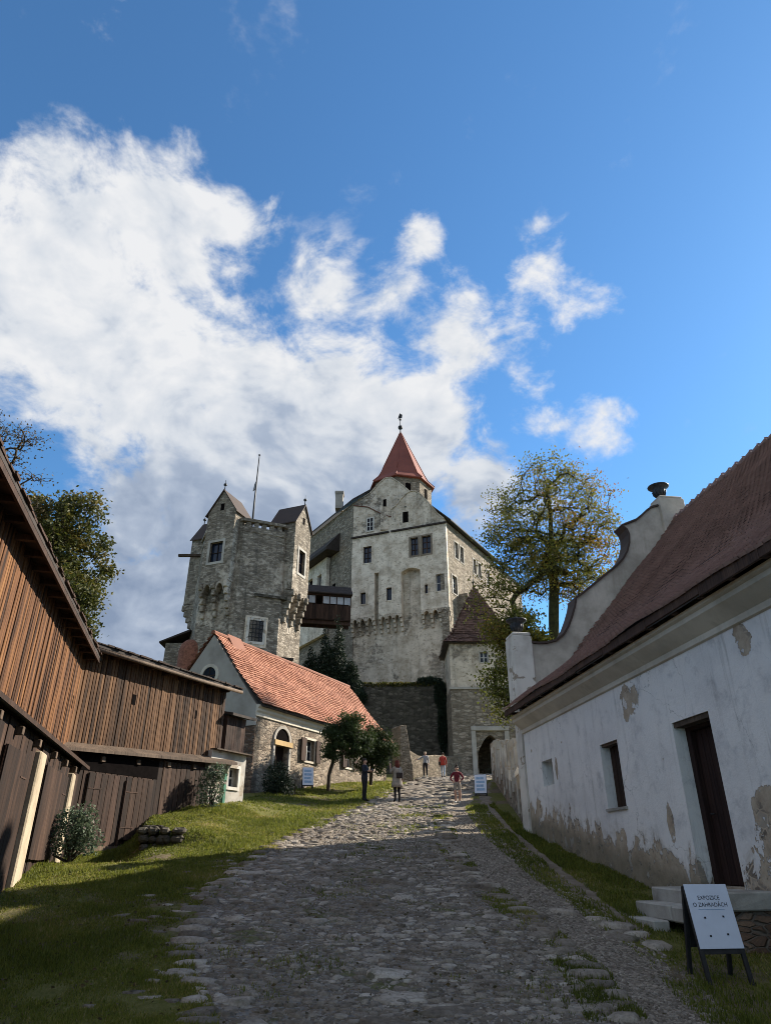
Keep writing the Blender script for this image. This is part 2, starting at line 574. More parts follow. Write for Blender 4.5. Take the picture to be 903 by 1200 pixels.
@material('house_plaster')
def _(n):
    p = n.coord('Object')
    sep = n.node('ShaderNodeSeparateXYZ')
    n.put(sep.inputs[0], p)
    s, z = sep.outputs['X'], sep.outputs['Z']
    zg = n.math('ADD', n.math('MULTIPLY', s, -.172), 2.42)
    up = n.math('SUBTRACT', z, zg)
    a = n.noise(p, .55, 6, .6)
    c = n.ramp(a, [(.28, (.60, .585, .575)), (.5, (.76, .74, .715)), (.72, (.82, .795, .76))])
    blot = n.noise(p, 1.7, 7, .7)
    c = n.mix(n.mapr(blot, .50, .72, 0, .75), c, (.40, .395, .40))
    drip = n.noise(n.mapping(p, (3, 3, .22)), 1.4, 6, .7)
    c = n.mix(n.mapr(drip, .52, .74, 0, .6), c, (.33, .31, .285))
    ed = n.noise(n.mapping(p, (1.25, 1.25, .8)), 1.6, 9, .62, .5)
    low = n.math('ADD', n.math('MULTIPLY', up, -.80), n.math('MULTIPLY', ed, 1.9))
    peel = n.mapr(low, .53, .555)
    worn = n.mapr(low, .30, .56)
    for (px, pz, rx, rz, th) in [(6.75, 4.55, .50, .42, .5), (10.75, 4.72, .26, .30, .5), (10.5, 1.8, .55, .95, .55), (7.6, 2.15, .14, .45, .5),
                                 (.75, 2.75, .30, .45, .5), (2.35, 3.72, .12, .3, .5), (5.6, 1.9, .3, .3, .5)]:
        dx = n.math('DIVIDE', n.math('SUBTRACT', s, px), rx)
        dz = n.math('DIVIDE', n.math('SUBTRACT', z, pz), rz)
        r2 = n.math('ADD', n.math('MULTIPLY', dx, dx), n.math('MULTIPLY', dz, dz))
        q = n.math('SUBTRACT', n.math('ADD', th, n.math('MULTIPLY', n.math('SUBTRACT', ed, .5), 2.6)), n.math('MULTIPLY', r2, .6))
        peel = n.math('MAXIMUM', peel, n.mapr(q, .1, .13))
    spots = n.mapr(n.noise(p, 2.9, 5, .55, .3), .70, .71)
    peel = n.math('MAXIMUM', peel, spots)
    isl = n.mapr(n.noise(n.mapping(p, (1, 1, .8)), 3.4, 6, .62), .58, .61)
    peel = n.math('MULTIPLY', peel, n.math('SUBTRACT', 1, n.math('MULTIPLY', isl, .85)))
    vs2 = n.voro(n.mapping(p, (1, 1, 1.7)), 4.2)
    vse = n.voro(n.mapping(p, (1, 1, 1.7)), 4.2, 'DISTANCE_TO_EDGE').outputs['Distance']
    under = n.ramp(n.noise(p, 3.2, 7, .66), [(.25, (.25, .195, .145)), (.5, (.42, .345, .26)), (.75, (.56, .48, .38))])
    stone = n.ramp(n.sepz(vs2.outputs['Color'], 'X'), [(0, (.17, .14, .11)), (1, (.38, .33, .27))])
    bare = n.math('MULTIPLY', n.mapr(n.noise(p, 1.5, 5, .6), .52, .58), n.mapr(vse, .03, .08))
    under = n.mix(bare, under, stone)
    crack = n.mapr(n.voro(n.vmath('ADD', p, n.vmath('SCALE', n.noise(p, 2.2, 4, .6, col=True), .5)), .55, 'DISTANCE_TO_EDGE').outputs['Distance'], .006, .0, 0, .55)
    c = n.mix(n.math('MULTIPLY', crack, n.mapr(a, .45, .6)), c, (.22, .21, .2))
    c = n.mix(n.math('MULTIPLY', worn, n.mapr(n.noise(p, 5, 6, .7), .35, .65, .15, .75)), c, (.47, .43, .37))
    c2 = n.mix(peel, c, under)
    c2 = n.mix(n.mapr(n.math('ADD', up, n.math('MULTIPLY', ed, -.5)), .25, -.15, 0, .6), c2, (.12, .115, .08))
    fine = n.noise(p, 18, 6, .65)
    h = n.math('ADD', n.math('MULTIPLY', n.math('SUBTRACT', 1, peel), 1.3), n.math('ADD', n.math('MULTIPLY', fine, .35), n.math('MULTIPLY', blot, .5)))
    n.out(c2, .92, n.bump(h, .8, .035), .15)


def wood(name, stops, grain=26, bumpd=.012, per_obj=.5):
    @material(name)
    def _(n):
        r = n.rand()
        p = n.coord('Generated')
        off = n.node('ShaderNodeCombineXYZ')
        n.put(off.inputs[0], n.math('MULTIPLY', r, 37.0))
        n.put(off.inputs[1], n.math('MULTIPLY', r, 11.0))
        n.put(off.inputs[2], n.math('MULTIPLY', r, 23.0))
        g = n.vmath('ADD', n.mapping(n.pos(), (grain, grain, 1.2)), off.outputs[0])
        a = n.noise(g, 1.0, 6, .65, .25)
        b = n.noise(n.vmath('ADD', n.mapping(n.pos(), (2.2, 2.2, .7)), off.outputs[0]), 1.0, 5, .6)
        f = n.math('ADD', n.math('ADD', n.math('MULTIPLY', n.mapr(a, .28, .72), .40), n.math('MULTIPLY', n.mapr(b, .25, .75), .34)),
                   n.math('MULTIPLY', n.math('SUBTRACT', r, .3), per_obj))
        c = n.ramp(f, stops)
        n.out(c, .78, n.bump(a, .7, bumpd), .22)


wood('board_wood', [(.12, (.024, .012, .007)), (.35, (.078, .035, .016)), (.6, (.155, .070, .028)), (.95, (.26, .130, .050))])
wood('board_wood_far', [(.12, (.020, .011, .007)), (.40, (.062, .032, .016)), (.65, (.12, .062, .030)), (.95, (.21, .118, .060))])
wood('dark_wood', [(.15, (.018, .011, .008)), (.45, (.042, .024, .017)), (.75, (.075, .043, .030)), (1, (.12, .075, .05))])
wood('door_wood', [(.15, (.010, .006, .006)), (.45, (.020, .010, .009)), (.8, (.036, .019, .015)), (1, (.06, .032, .024))])
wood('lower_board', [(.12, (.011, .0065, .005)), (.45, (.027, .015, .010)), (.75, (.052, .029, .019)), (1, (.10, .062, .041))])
wood('beam_wood', [(.15, (.05, .036, .026)), (.5, (.11, .078, .055)), (1, (.20, .15, .11))])
wood('pale_wood', [(.15, (.30, .20, .09)), (.5, (.46, .32, .15)), (1, (.58, .42, .22))])


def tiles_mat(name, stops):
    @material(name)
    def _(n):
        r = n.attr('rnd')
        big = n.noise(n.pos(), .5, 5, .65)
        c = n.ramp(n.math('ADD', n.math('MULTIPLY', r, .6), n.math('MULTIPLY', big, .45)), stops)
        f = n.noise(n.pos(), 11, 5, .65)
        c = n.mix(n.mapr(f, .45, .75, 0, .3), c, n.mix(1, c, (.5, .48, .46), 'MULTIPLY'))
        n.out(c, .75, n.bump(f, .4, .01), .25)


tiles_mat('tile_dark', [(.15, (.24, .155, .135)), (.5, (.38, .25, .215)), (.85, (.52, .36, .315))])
tiles_mat('tile_orange', [(.15, (.19, .075, .045)), (.5, (.34, .145, .088)), (.85, (.48, .235, .15))])
tiles_mat('tile_red', [(.15, (.20, .062, .045)), (.5, (.33, .10, .068)), (.85, (.42, .15, .10))])
tiles_mat('tile_gate', [(.15, (.075, .042, .031)), (.5, (.13, .070, .05)), (.85, (.19, .11, .08))])
tiles_mat('tile_old', [(.15, (.05, .036, .030)), (.5, (.085, .06, .048)), (.85, (.13, .09, .07))])
tiles_mat('tile_brown', [(.15, (.12, .048, .032)), (.5, (.20, .08, .052)), (.85, (.29, .135, .085))])


def simple(name, col, rough=.7, var=.25, sc=8, metal=0.0, spec=.3, bumpd=.005):
    @material(name)
    def _(n):
        a = n.noise(n.pos(), sc, 5, .6)
        c = n.mix(n.mapr(a, .3, .7, 0, 1), tuple(x * (1 + var) for x in col), tuple(x * (1 - var) for x in col))
        n.out(c, rough, n.bump(a, .3, bumpd), spec, metal)


simple('bridge_pane', (.42, .46, .52), .15, .15, 3)
simple('print_blue', (.26, .38, .55), .6, .2, 20)
simple('green_paint', (.03, .14, .085), .6, .25)
simple('cloth_grey', (.20, .205, .22), .8, .2, 9)
simple('iron', (.03, .032, .034), .5, .3, 12, .6)
simple('urn_metal', (.045, .050, .058), .55, .35, 14, .3)
simple('black_paint', (.020, .020, .021), .5, .3, 10)
simple('board_white', (.58, .63, .74), .5, .05, 3)
simple('ink', (.025, .027, .035), .7, .1)
simple('roof_lead', (.055, .050, .047), .75, .3, 3)
simple('slate_dark', (.040, .032, .028), .85, .3, 3)
simple('window_white', (.50, .50, .48), .6, .2)
simple('brick_red', (.20, .085, .055), .9, .35, 5)
simple('interior_dark', (.006, .005, .005), 1.0, .2, spec=.02)


@material('glass')
def _(n):
    wv = n.noise(n.pos(), 2.2, 2)
    b = n.node('ShaderNodeBsdfPrincipled')
    b.inputs['Base Color'].default_value = (.010, .018, .036, 1)
    b.inputs['Roughness'].default_value = .06
    b.inputs['Specular IOR Level'].default_value = 0.6
    b.inputs['IOR'].default_value = 1.5
    n.put(b.inputs['Normal'], n.bump(wv, .25, .02))
    o = n.node('ShaderNodeOutputMaterial')
    n.t.links.new(b.outputs[0], o.inputs[0])


def leafmat(name, stops, trans=.35):
    @material(name)
    def _(n):
        c = n.ramp(n.attr('rnd'), stops)
        n.out(c, .6, None, .3, trans=trans)


leafmat('leaf_autumn', [(.0, (.080, .098, .018)), (.45, (.145, .150, .026)), (.72, (.215, .175, .030)), (.92, (.26, .155, .026)), (1, (.27, .11, .022))], .5)
leafmat('leaf_olive', [(.0, (.034, .045, .010)), (.45, (.065, .074, .015)), (.75, (.105, .098, .020)), (1, (.17, .12, .03))])
leafmat('leaf_brown', [(.0, (.035, .034, .018)), (.6, (.075, .062, .03)), (1, (.13, .09, .04))])
leafmat('leaf_green', [(.0, (.022, .045, .010)), (.5, (.045, .080, .016)), (1, (.085, .12, .026))])
leafmat('leaf_hedge', [(.0, (.014, .026, .008)), (.5, (.030, .050, .012)), (1, (.060, .085, .020))], .25)
leafmat('leaf_yellow', [(.0, (.075, .085, .014)), (.5, (.13, .125, .02)), (1, (.20, .15, .03))])
leafmat('leaf_dark', [(.0, (.008, .016, .009)), (.6, (.018, .032, .016)), (1, (.034, .05, .025))], .15)
leafmat('leaf_rose', [(.0, (.040, .070, .040)), (.55, (.085, .125, .075)), (.88, (.14, .17, .10)), (.9, (.45, .36, .34)), (1, (.55, .48, .42))], .3)
leafmat('grass_blade', [(.0, (.058, .074, .012)), (.4, (.125, .148, .022)), (.75, (.205, .21, .036)), (.93, (.28, .24, .07)), (1, (.36, .29, .14))], .5)


@material('bark')
def _(n):
    a = n.noise(n.mapping(n.pos(), (6, 6, 1.2)), 1.5, 6, .65)
    n.out(n.ramp(a, [(.3, (.022, .018, .014)), (.55, (.055, .045, .034)), (.8, (.10, .085, .065))]), .9, n.bump(a, .8, .03), .15)


@material('bark_ivy')
def _(n):
    a = n.noise(n.pos(), 5, 6, .65)
    n.out(n.ramp(a, [(.3, (.02, .02, .012)), (.55, (.05, .05, .02)), (.8, (.09, .085, .04))]), .9, n.bump(a, .9, .06), .15)


@material('ground_soil')
def _(n):
    p = n.pos()
    a = n.noise(p, .55, 6, .6)
    b = n.math('ADD', n.math('MULTIPLY', n.noise(p, 6, 7, .7), .55), n.math('MULTIPLY', n.noise(p, 38, 5, .7), .45))
    g = n.ramp(b, [(.3, (.058, .060, .018)), (.5, (.115, .115, .032)), (.7, (.19, .165, .07))])
    d = n.ramp(b, [(.3, (.085, .066, .045)), (.6, (.16, .127, .088)), (.8, (.25, .205, .15))])
    n.out(n.mix(n.mapr(n.math('ADD', a, n.math('MULTIPLY', b, .25)), .62, .74), g, d), .95, n.bump(b, .9, .05), .1)


@material('road_dirt')
def _(n):
    p = n.pos()
    b = n.noise(p, 5, 8, .7)
    st = n.voro(p, 22)
    e = st.outputs['Distance']
    c = n.ramp(b, [(.3, (.085, .066, .05)), (.55, (.19, .155, .118)), (.75, (.31, .26, .20))])
    cell = n.sepz(st.outputs['Color'], 'X')
    c = n.mix(n.mapr(cell, .45, .7, 0, .75), c, n.ramp(cell, [(.45, (.10, .095, .088)), (1, (.29, .27, .245))]))
    moss = n.mapr(n.noise(p, 1.3, 6, .65), .55, .68, 0, .8)
    c = n.mix(moss, c, n.ramp(b, [(.3, (.06, .068, .02)), (.7, (.13, .135, .045))]))
    n.out(c, .93, n.bump(n.math('SUBTRACT', n.math('MULTIPLY', b, 1.2), n.math('MULTIPLY', e, 1.3)), 1.0, .035), .15)


@material('gravel')
def _(n):
    p = n.pos()
    b = n.noise(p, 4, 8, .7)
    st = n.voro(p, 30)
    cell = n.sepz(st.outputs['Color'], 'Y')
    c = n.ramp(n.math('ADD', n.math('MULTIPLY', b, .6), n.math('MULTIPLY', cell, .4)), [(.25, (.11, .09, .07)), (.55, (.25, .212, .17)), (.85, (.45, .395, .33))])
    n.out(c, .93, n.bump(n.math('SUBTRACT', b, n.math('MULTIPLY', st.outputs['Distance'], 1.4)), 1.0, .03), .15)


@material('path_dirt')
def _(n):
    p = n.pos()
    b = n.noise(p, 3, 8, .7)
    n.out(n.ramp(b, [(.3, (.11, .088, .066)), (.55, (.20, .165, .13)), (.8, (.30, .26, .21))]), .95, n.bump(b, .9, .04), .1)


@material('cobble')
def _(n):
    r = n.math('FRACT', n.math('ADD', n.rand(), n.attr('rnd')))
    b = n.noise(n.pos(), 7, 7, .68)
    c = n.ramp(n.math('ADD', n.math('MULTIPLY', r, .5), n.math('MULTIPLY', b, .55)),
               [(.2, (.11, .093, .076)), (.45, (.23, .20, .166)), (.65, (.36, .32, .27)), (.95, (.56, .51, .44))])
    c = n.mix(n.mapr(n.noise(n.pos(), 2.1, 5, .65), .56, .70, 0, .6), c, (.07, .075, .03))
    c = n.mix(n.mapr(n.noise(n.pos(), .8, 5, .65), .44, .62, 0, .62), c, n.ramp(b, [(.3, (.085, .066, .048)), (.7, (.21, .17, .128))]))
    c = n.mix(n.mapr(n.noise(n.pos(), 26, 5, .7), .42, .68, 0, .55), c, n.mix(1, c, (.45, .42, .38), 'MULTIPLY'))
    n.out(c, .9, n.bump(n.math('ADD', b, n.math('MULTIPLY', n.noise(n.pos(), 34, 5, .7), .6)), 1.0, .03), .15)

# ------------------------------------------------------------------ ground, road, paths (sheets that share their edges)
rows = np.concatenate([np.linspace(-60, 4, 17)[:-1], np.linspace(4, 24, 161)[:-1], np.linspace(24, 64, 121)[:-1], np.linspace(64, 400, 29)])


def wig(y, k, a):
    return a * (np.sin(2.3 * y + k) + .6 * np.sin(5.1 * y + 2.1 * k) + .4 * np.sin(11 * y + k * k))


edge = {
    'a': lambda y: road_l(y) + wig(y, 1.0, .07), 'b': lambda y: road_r(y) + wig(y, 2.0, .05),
    'c': lambda y: grav_r(y) + wig(y, 3.0, .07), 'd': lambda y: foot_l(y) + np.maximum(0, wig(y, 3.0, .07)) + .12, 'e': lambda y: foot_r(y) + .12 + wig(y, 5.0, .08)}


def strip(name, cols, mat, **kw):
    """cols: function y -> array of x positions"""
    X = np.array([cols(y) for y in rows])
    Y = np.repeat(rows[:, None], X.shape[1], 1)
    Z = H(X, Y)
    V = np.stack([X, Y, Z], -1).reshape(-1, 3)
    n, m = X.shape
    i = np.arange((n - 1) * (m - 1))
    a = (i // (m - 1)) * m + i % (m - 1)
    F = np.stack([a, a + 1, a + m + 1, a + m], -1)
    o = link(name, np_mesh(name, V, F, mat, smooth=True))
    o['kind'] = 'structure'
    return o


_left = -np.concatenate([np.linspace(0, 8, 41)[1:], [9, 11, 14, 20, 30, 50, 90, 160, 300]])[::-1]
_right = np.concatenate([np.linspace(0, 4, 17)[1:], [5, 7, 10, 15, 22, 32, 50, 90, 160, 300]])
ground = strip('ground', lambda y: np.concatenate([edge['a'](y) + _left, [edge['a'](y)]]), 'ground_soil')
road = strip('road', lambda y: np.linspace(edge['a'](y), edge['b'](y), 41), 'road_dirt')
track = strip('gravel_track', lambda y: np.linspace(edge['b'](y), edge['c'](y), 9), 'gravel')
verge = strip('grass_verge', lambda y: np.linspace(edge['c'](y), edge['d'](y), 5), 'ground_soil')
footpath = strip('footpath', lambda y: np.linspace(edge['d'](y), edge['e'](y), 7), 'path_dirt')
bank = strip('bank', lambda y: np.concatenate([[edge['e'](y)], edge['e'](y) + _right]), 'ground_soil')

# cobbles: the ones that show largest are pieces of their own, the rest one mass
def stone_template(seed, n=9):
    r = np.random.default_rng(seed)
    a = np.linspace(0, 2 * np.pi, n, endpoint=False) + r.uniform(-.18, .18, n)
    rad = r.uniform(.78, 1.1, n)
    x, y = rad * np.cos(a), rad * np.sin(a) * r.uniform(.68, .95)
    rings = []
    for sc, z in ((1.05, -3.0), (.98, .15), (.76, .75)):
        k = r.uniform(.9, 1.08, n) * sc
        rings.append(np.stack([x * k, y * k, z + r.uniform(-.16, .16, n) * (z > 0)], -1))
    V = np.concatenate(rings + [np.array([[r.uniform(-.1, .1), r.uniform(-.1, .1), 1 + r.uniform(-.1, .1)]])])
    F = []
    for k in range(2):
        for i in range(n):
            j = (i + 1) % n
            F += [(k * n + i, k * n + j, (k + 1) * n + j), (k * n + i, (k + 1) * n + j, (k + 1) * n + i)]
    F += [(2 * n + i, 2 * n + (i + 1) % n, 3 * n) for i in range(n)]
    return V, np.array(F)


TEMPL = [stone_template(100 + i) for i in range(10)]
TEMPL_ME = [np_mesh('cobblestone', V, F, 'cobble', smooth=True) for V, F in TEMPL]
stones = []


def lay(y0, y1, cell, keep, fx0, fx1):
    y = y0
    while y < y1:
        x0, x1 = float(fx0(y)), float(fx1(y))
        x = x0 + random.uniform(-.5, .2) * cell
        while x < x1:
            wdt = cell * random.uniform(.7, 1.5)
            px, py = x + wdt / 2, y + random.uniform(-.28, .28) * cell
            hole = .5 + .5 * math.sin(1.7 * px + .9 * py) * math.sin(.8 * py - 1.1 * px + 2)
            zone = .5 + .5 * math.sin(.9 * px + .35 * py + 1.3) * math.sin(.55 * py - .8 * px)
            if random.random() < keep * (.30 + .35 * hole + .55 * zone):
                stones.append((px, py, wdt * .56, cell * random.uniform(.42, .6), random.uniform(.25, .9)))
            x += wdt
        y += cell * .92


lay(6.6, 11, .135, .84, road_l, lambda y: road_r(y) - .15)
lay(11, 18, .165, .86, road_l, road_r)
lay(18, 34, .25, .85, road_l, road_r)
lay(34, 62, .42, .95, road_l, road_r)
y = 6.8
while y < 34:                                     # rows of larger edge stones
    for f, o in ((road_l, .0), (road_r, .0)):
        if random.random() < .86:
            stones.append((float(f(y)) + random.uniform(-.12, .12), y, random.uniform(.16, .29), random.uniform(.11, .18), random.uniform(1.1, 1.9)))
    if random.random() < .5:
        stones.append((float(road_l(y)) + random.uniform(.3, .9), y, random.uniform(.16, .3), random.uniform(.12, .22), random.uniform(.5, 1.1)))
    y += random.uniform(.26, .42)
for k in range(90):                               # sunken stones in the grass beside the road
    yy = random.uniform(8, 24)
    stones.append((float(road_l(yy)) - abs(random.gauss(0, .55)), yy, random.uniform(.07, .2), random.uniform(.05, .12), random.uniform(.3, .8)))
for k in range(34):                               # a few big flat slabs in the foreground
    yy = random.uniform(7, 15)
    stones.append((random.uniform(-1.9, 2.2), yy, random.uniform(.2, .36), random.uniform(.14, .24), random.uniform(.6, 1.2)))
def screen_size(s):
    return s[2] * s[3] / (s[1] ** 2 * s[1])       # foreshortened area seen from the viewer
stones = [s for s in stones if s[1] > 6.6]
inview = [s for s in stones if s[1] > 7.6 and abs(s[0]) < .6 * s[1]]
big = set(id(s) for s in sorted(inview, key=screen_size, reverse=True)[:300])
rest_v, rest_f, rest_r, base = [], [], [], 0
for i, s in enumerate(stones):
    x, y, a, b, h = s
    z = float(H(x, y))
    slope = math.atan(float(H0(x, y + .3) - H0(x, y - .3)) / .6)
    rot = random.uniform(-.5, .5) + (math.pi if random.random() < .5 else 0)
    hz = .036 * h
    z -= .004
    tl = min(.16, .02 / a)
    rx, ry = slope + random.uniform(-tl, tl), random.uniform(-tl, tl)
    if id(s) in big:
        o = link('cobblestone', TEMPL_ME[i % 10], road, (x, y, z), (rx, ry, rot), (a, b, hz))
    else:
        V, F = TEMPL[i % 10]
        M = Matrix.LocRotScale((x, y, z), __import__('mathutils').Euler((rx, ry, rot)), (a, b, hz))
        M = np.array(M)
        rest_v.append(V @ M[:3, :3].T + M[:3, 3])
        rest_f.append(F + base)
        rest_r.append(np.full(len(F), random.random()))
        base += len(V)
link('cobbles', np_mesh('cobbles', np.concatenate(rest_v), np.concatenate(rest_f), 'cobble', np.concatenate(rest_r), True), road, kind='stuff')
# loose gravel
gn = 20000
gy = 6.8 + 20 * rng.random(gn) ** 1.8
gl, gr = road_l(gy), grav_r(gy)
gx = gl + (gr - gl + .25) * rng.random(gn) ** .75
gs = rng.uniform(.008, .03, gn) * (.75 + gy / 30)
tet = np.array([[1, 0, -.3], [-.5, .87, -.3], [-.6, -.8, -.3], [.5, -.5, .35], [.1, .5, .55], [-.4, -.1, .5]])
tf = np.array([[0, 1, 4], [0, 4, 3], [1, 2, 5], [1, 5, 4], [2, 0, 3], [2, 3, 5], [3, 4, 5]])
ang = rng.random(gn) * 6.28
ca, sa = np.cos(ang), np.sin(ang)
T = tet[None] * gs[:, None, None]
GX = T[..., 0] * ca[:, None] - T[..., 1] * sa[:, None] + gx[:, None]
GY = T[..., 0] * sa[:, None] + T[..., 1] * ca[:, None] + gy[:, None]
GZ = T[..., 2] + H(gx, gy)[:, None]
gv = np.stack([GX, GY, GZ], -1).reshape(-1, 3)
gf = (tf[None] + (np.arange(gn) * 6)[:, None, None]).reshape(-1, 3)
o = link('gravel_stones', np_mesh('gravel_stones', gv, gf, 'cobble', np.repeat(rng.random(gn), 7)), kind='stuff')
tag(o, 'loose grey gravel strewn over the cobbled road and track', 'gravel')


# ------------------------------------------------------------------ shared builders
def tile_field(mb_list, M, L0, L1, prof, rowh=.16, wid=.18, over=1.25, jit=.006, thick=.018, clip=None):
    """beaver-tail tiles on a slope: prof maps distance d down... list of (y,z) from eave to ridge in frame M; x along eave"""
    pts = [Vector((0, *p)) for p in prof]
    seg = [(pts[i + 1] - pts[i]).length for i in range(len(pts) - 1)]
    tot = sum(seg)
    V, F, Rn, base = mb_list
    n = int(tot / rowh)
    shape = [(-.5, 1), (-.5, .12), (-.3, .02), (0, -.02), (.3, .02), (.5, .12), (.5, 1)]
    M3 = np.array(M)
    for r in range(n):
        d = r * rowh
        k, dd = 0, d
        while k < len(seg) - 1 and dd > seg[k]:
            dd -= seg[k]
            k += 1
        t = (pts[k + 1] - pts[k]).normalized()
        nn = Vector((0, -t.z, t.y))
        o = pts[k] + t * dd
        a0, a1 = (L0, L1) if clip is None else clip(d / tot)
        cnt = max(1, int((a1 - a0) / wid))
        xs = a0 + (np.arange(cnt) + .5 * (r % 2)) * wid + wid / 2
        xs = xs[xs < a1 + .01]
        cnt = len(xs)
        if not cnt:
            continue
        tp = []
        for (sx, sy) in shape:
            tp.append((sx * wid * .97, sy * rowh * over, thick * (2.1 - 1.5 * sy)))
        for (sx, sy) in shape[1:6]:
            tp.append((sx * wid * .97, sy * rowh * over, thick * (2.1 - 1.5 * sy) - thick * 1.3))
        tp = np.array(tp)
        jz = rng.normal(0, jit, cnt)
        jd = rng.normal(0, jit * 1.2, cnt)
        lx = tp[None, :, 0] + xs[:, None]
        dl = tp[None, :, 1] + jd[:, None]
        up = tp[None, :, 2] + jz[:, None] + (.022 * np.sin(.9 * xs + .35 * r) + .016 * np.sin(2.3 * xs - .2 * r + 1))[:, None]
        P = np.stack([lx, o.y + dl * t.y + up * nn.y, o.z + dl * t.z + up * nn.z], -1).reshape(-1, 3)
        V.append(P @ M3[:3, :3].T + M3[:3, 3])
        f = np.array([[0, 1, 2], [0, 2, 3], [0, 3, 6], [3, 4, 6], [4, 5, 6], [1, 7, 8], [1, 8, 2], [2, 8, 9], [2, 9, 3], [3, 9, 10], [3, 10, 4], [4, 10, 11], [4, 11, 5]])
        F.append((f[None] + (np.arange(cnt) * 12)[:, None, None]).reshape(-1, 3) + base[0])
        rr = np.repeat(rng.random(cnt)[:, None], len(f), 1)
        rr[:, 5:] *= .35                           # butt ends coloured darker, standing in for the shadow gap under each row
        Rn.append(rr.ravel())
        base[0] += cnt * 12


def tiles_build(name, fields, mat, parent):
    V, F, Rn, base = fields
    return link(name, np_mesh(name, np.concatenate(V), np.concatenate(F), mat, np.concatenate(Rn)), parent, kind='stuff')


def new_field():
    return [], [], [], [0]


def window(parent, M, x0, x1, z0, z1, y, out, frame_mat='trim_stone', border=.12, cols=2, rws=3, depth=.22, name='window', bar='window_white', bw=.05):
    """surround proud of the wall, bars and a pane set back into the hole"""
    s = -out
    m = MB(M)
    e = y + out * .05
    for a, b, c, d in ((x0 - border, x1 + border, z1, z1 + border), (x0 - border, x1 + border, z0 - border, z0),
                       (x0 - border, x0, z0, z1), (x1, x1 + border, z0, z1)):
        m.box(a, b, min(e, y + s * .1), max(e, y + s * .1), c, d)
    wnd = m.build(name, frame_mat, parent)
    m = MB(M)
    yg = y + s * depth
    for i in range(cols + 1):
        xx = x0 + (x1 - x0) * i / cols
        m.box(max(x0, xx - bw), min(x1, xx + bw), min(yg, yg + out * .05), max(yg, yg + out * .05), z0, z1)
    for j in range(rws + 1):
        zz = z0 + (z1 - z0) * j / rws
        m.box(x0 + bw, x1 - bw, min(yg, yg + out * .04), max(yg, yg + out * .04), max(z0, zz - bw * .7), min(z1, zz + bw * .7))
    m.build('casement', bar, wnd)
    m = MB(M)
    m.box(x0, x1, min(yg + s * .02, yg + s * .04), max(yg + s * .02, yg + s * .04), z0, z1)
    m.build('pane', 'glass', wnd)
    return wnd

# ------------------------------------------------------------------ white house on the right
FC = (4.11, 21.13, 0.0)
house = thing('house', 'long white plastered house with peeling walls, brown tiled roof and curved gable', 'house', FC, R(-82))
HL = 27.0
DOOR, WIN, SMALL = (8.25, 9.45, 1.22, 3.84), (5.09, 5.97, 2.56, 3.90), (1.28, 2.07, 3.36, 4.0)
MB().wall(0, HL, -.6, 5.42, .62, [DOOR, WIN, SMALL]).build('wall', 'house_plaster', house)
MB().box(0, HL, 12.0, 12.6, -.6, 5.42).box(HL - .5, HL, .63, 11.99, -.6, 5.42).build('rear_wall', 'white_plaster', house)
MB().prism([(.4, 5.43), (6.3, 11.9), (12.2, 5.43)], 'x', HL - .45, HL - .05).build('end_gable', 'white_plaster', house)
half = [(.5, 7.72), (.75, 7.70), (1.03, 7.73), (1.35, 7.82), (1.63, 8.02), (1.83, 8.30), (2.0, 8.65), (2.15, 9.02), (2.22, 9.30), (2.50, 9.50), (2.95, 9.85),
        (3.48, 10.27), (3.85, 10.55), (4.12, 10.82), (4.32, 11.12), (4.45, 11.45), (4.50, 11.78), (4.44, 12.0), (4.30, 12.12), (4.55, 12.22), (4.86, 12.36), (5.10, 12.55), (5.33, 12.76), (5.55, 12.92), (5.8, 13.0)]
mir = [(12.6 - k, z) for k, z in half[::-1]]
MB().prism([(0.0, -.6)] + [(0, 7.6), (.5, 7.6)] + half + mir + [(12.1, 7.6), (12.6, 7.6), (12.6, -.6)], 'x', -.45, -.003).build('gable', 'gable_plaster', house)
for side in (half, mir):
    cop = MB()
    P = [Vector((0, k, z)) for k, z in side]
    nrm = []
    for i in range(len(P)):
        t = (P[min(i + 1, len(P) - 1)] - P[max(i - 1, 0)]).normalized()
        nrm.append(Vector((0, -t.z, t.y)))
    for i in range(len(P) - 1):
        q = [P[i] + nrm[i] * .004, P[i + 1] + nrm[i + 1] * .004, P[i + 1] + nrm[i + 1] * .07, P[i] + nrm[i] * .07]
        vs_ = [(-.58, a.y, a.z) for a in q] + [(.07, a.y, a.z) for a in q]
        cop.add(vs_, [(3, 2, 1, 0), (4, 5, 6, 7), (0, 1, 5, 4), (2, 3, 7, 6), (1, 2, 6, 5), (3, 0, 4, 7)])
    cop.build('coping', 'tile_old', house, fix=False)
for k0, k1, z0, z1 in ((-.14, .50, -.6, 8.05), (12.1, 12.74, -.6, 8.05)):
    MB().box(-.62, -.06, k0 + .1, k1, z0, z1 - .2).build('corner_pier', 'white_plaster', house)
    MB().box(-.62, .14, k0, k1, 5.75, z1 - .12).build('pier_shaft', 'white_plaster', house, bevel=.02)
    MB().box(-.60, .12, k0 + .02, k1 - .02, z1 - .119, z1).build('pier_cap', 'white_plaster', house, bevel=.03)
MB().box(-.6, .15, 5.82, 6.78, 11.6, 13.32).build('top_pier', 'gable_plaster', house, bevel=.02)
MB().box(-.58, .13, 5.86, 6.74, 13.321, 13.42).build('top_pier_cap', 'gable_plaster', house, bevel=.03)
MB().prism([(-.003, 4.93), (-.05, 4.95), (-.05, 5.05), (-.10, 5.09), (-.26, 5.22), (-.30, 5.25), (-.30, 5.33), (-.36, 5.36), (-.36, 5.42), (-.003, 5.42)], 'x', -.01, HL).build('cornice', 'cornice_plaster', house)
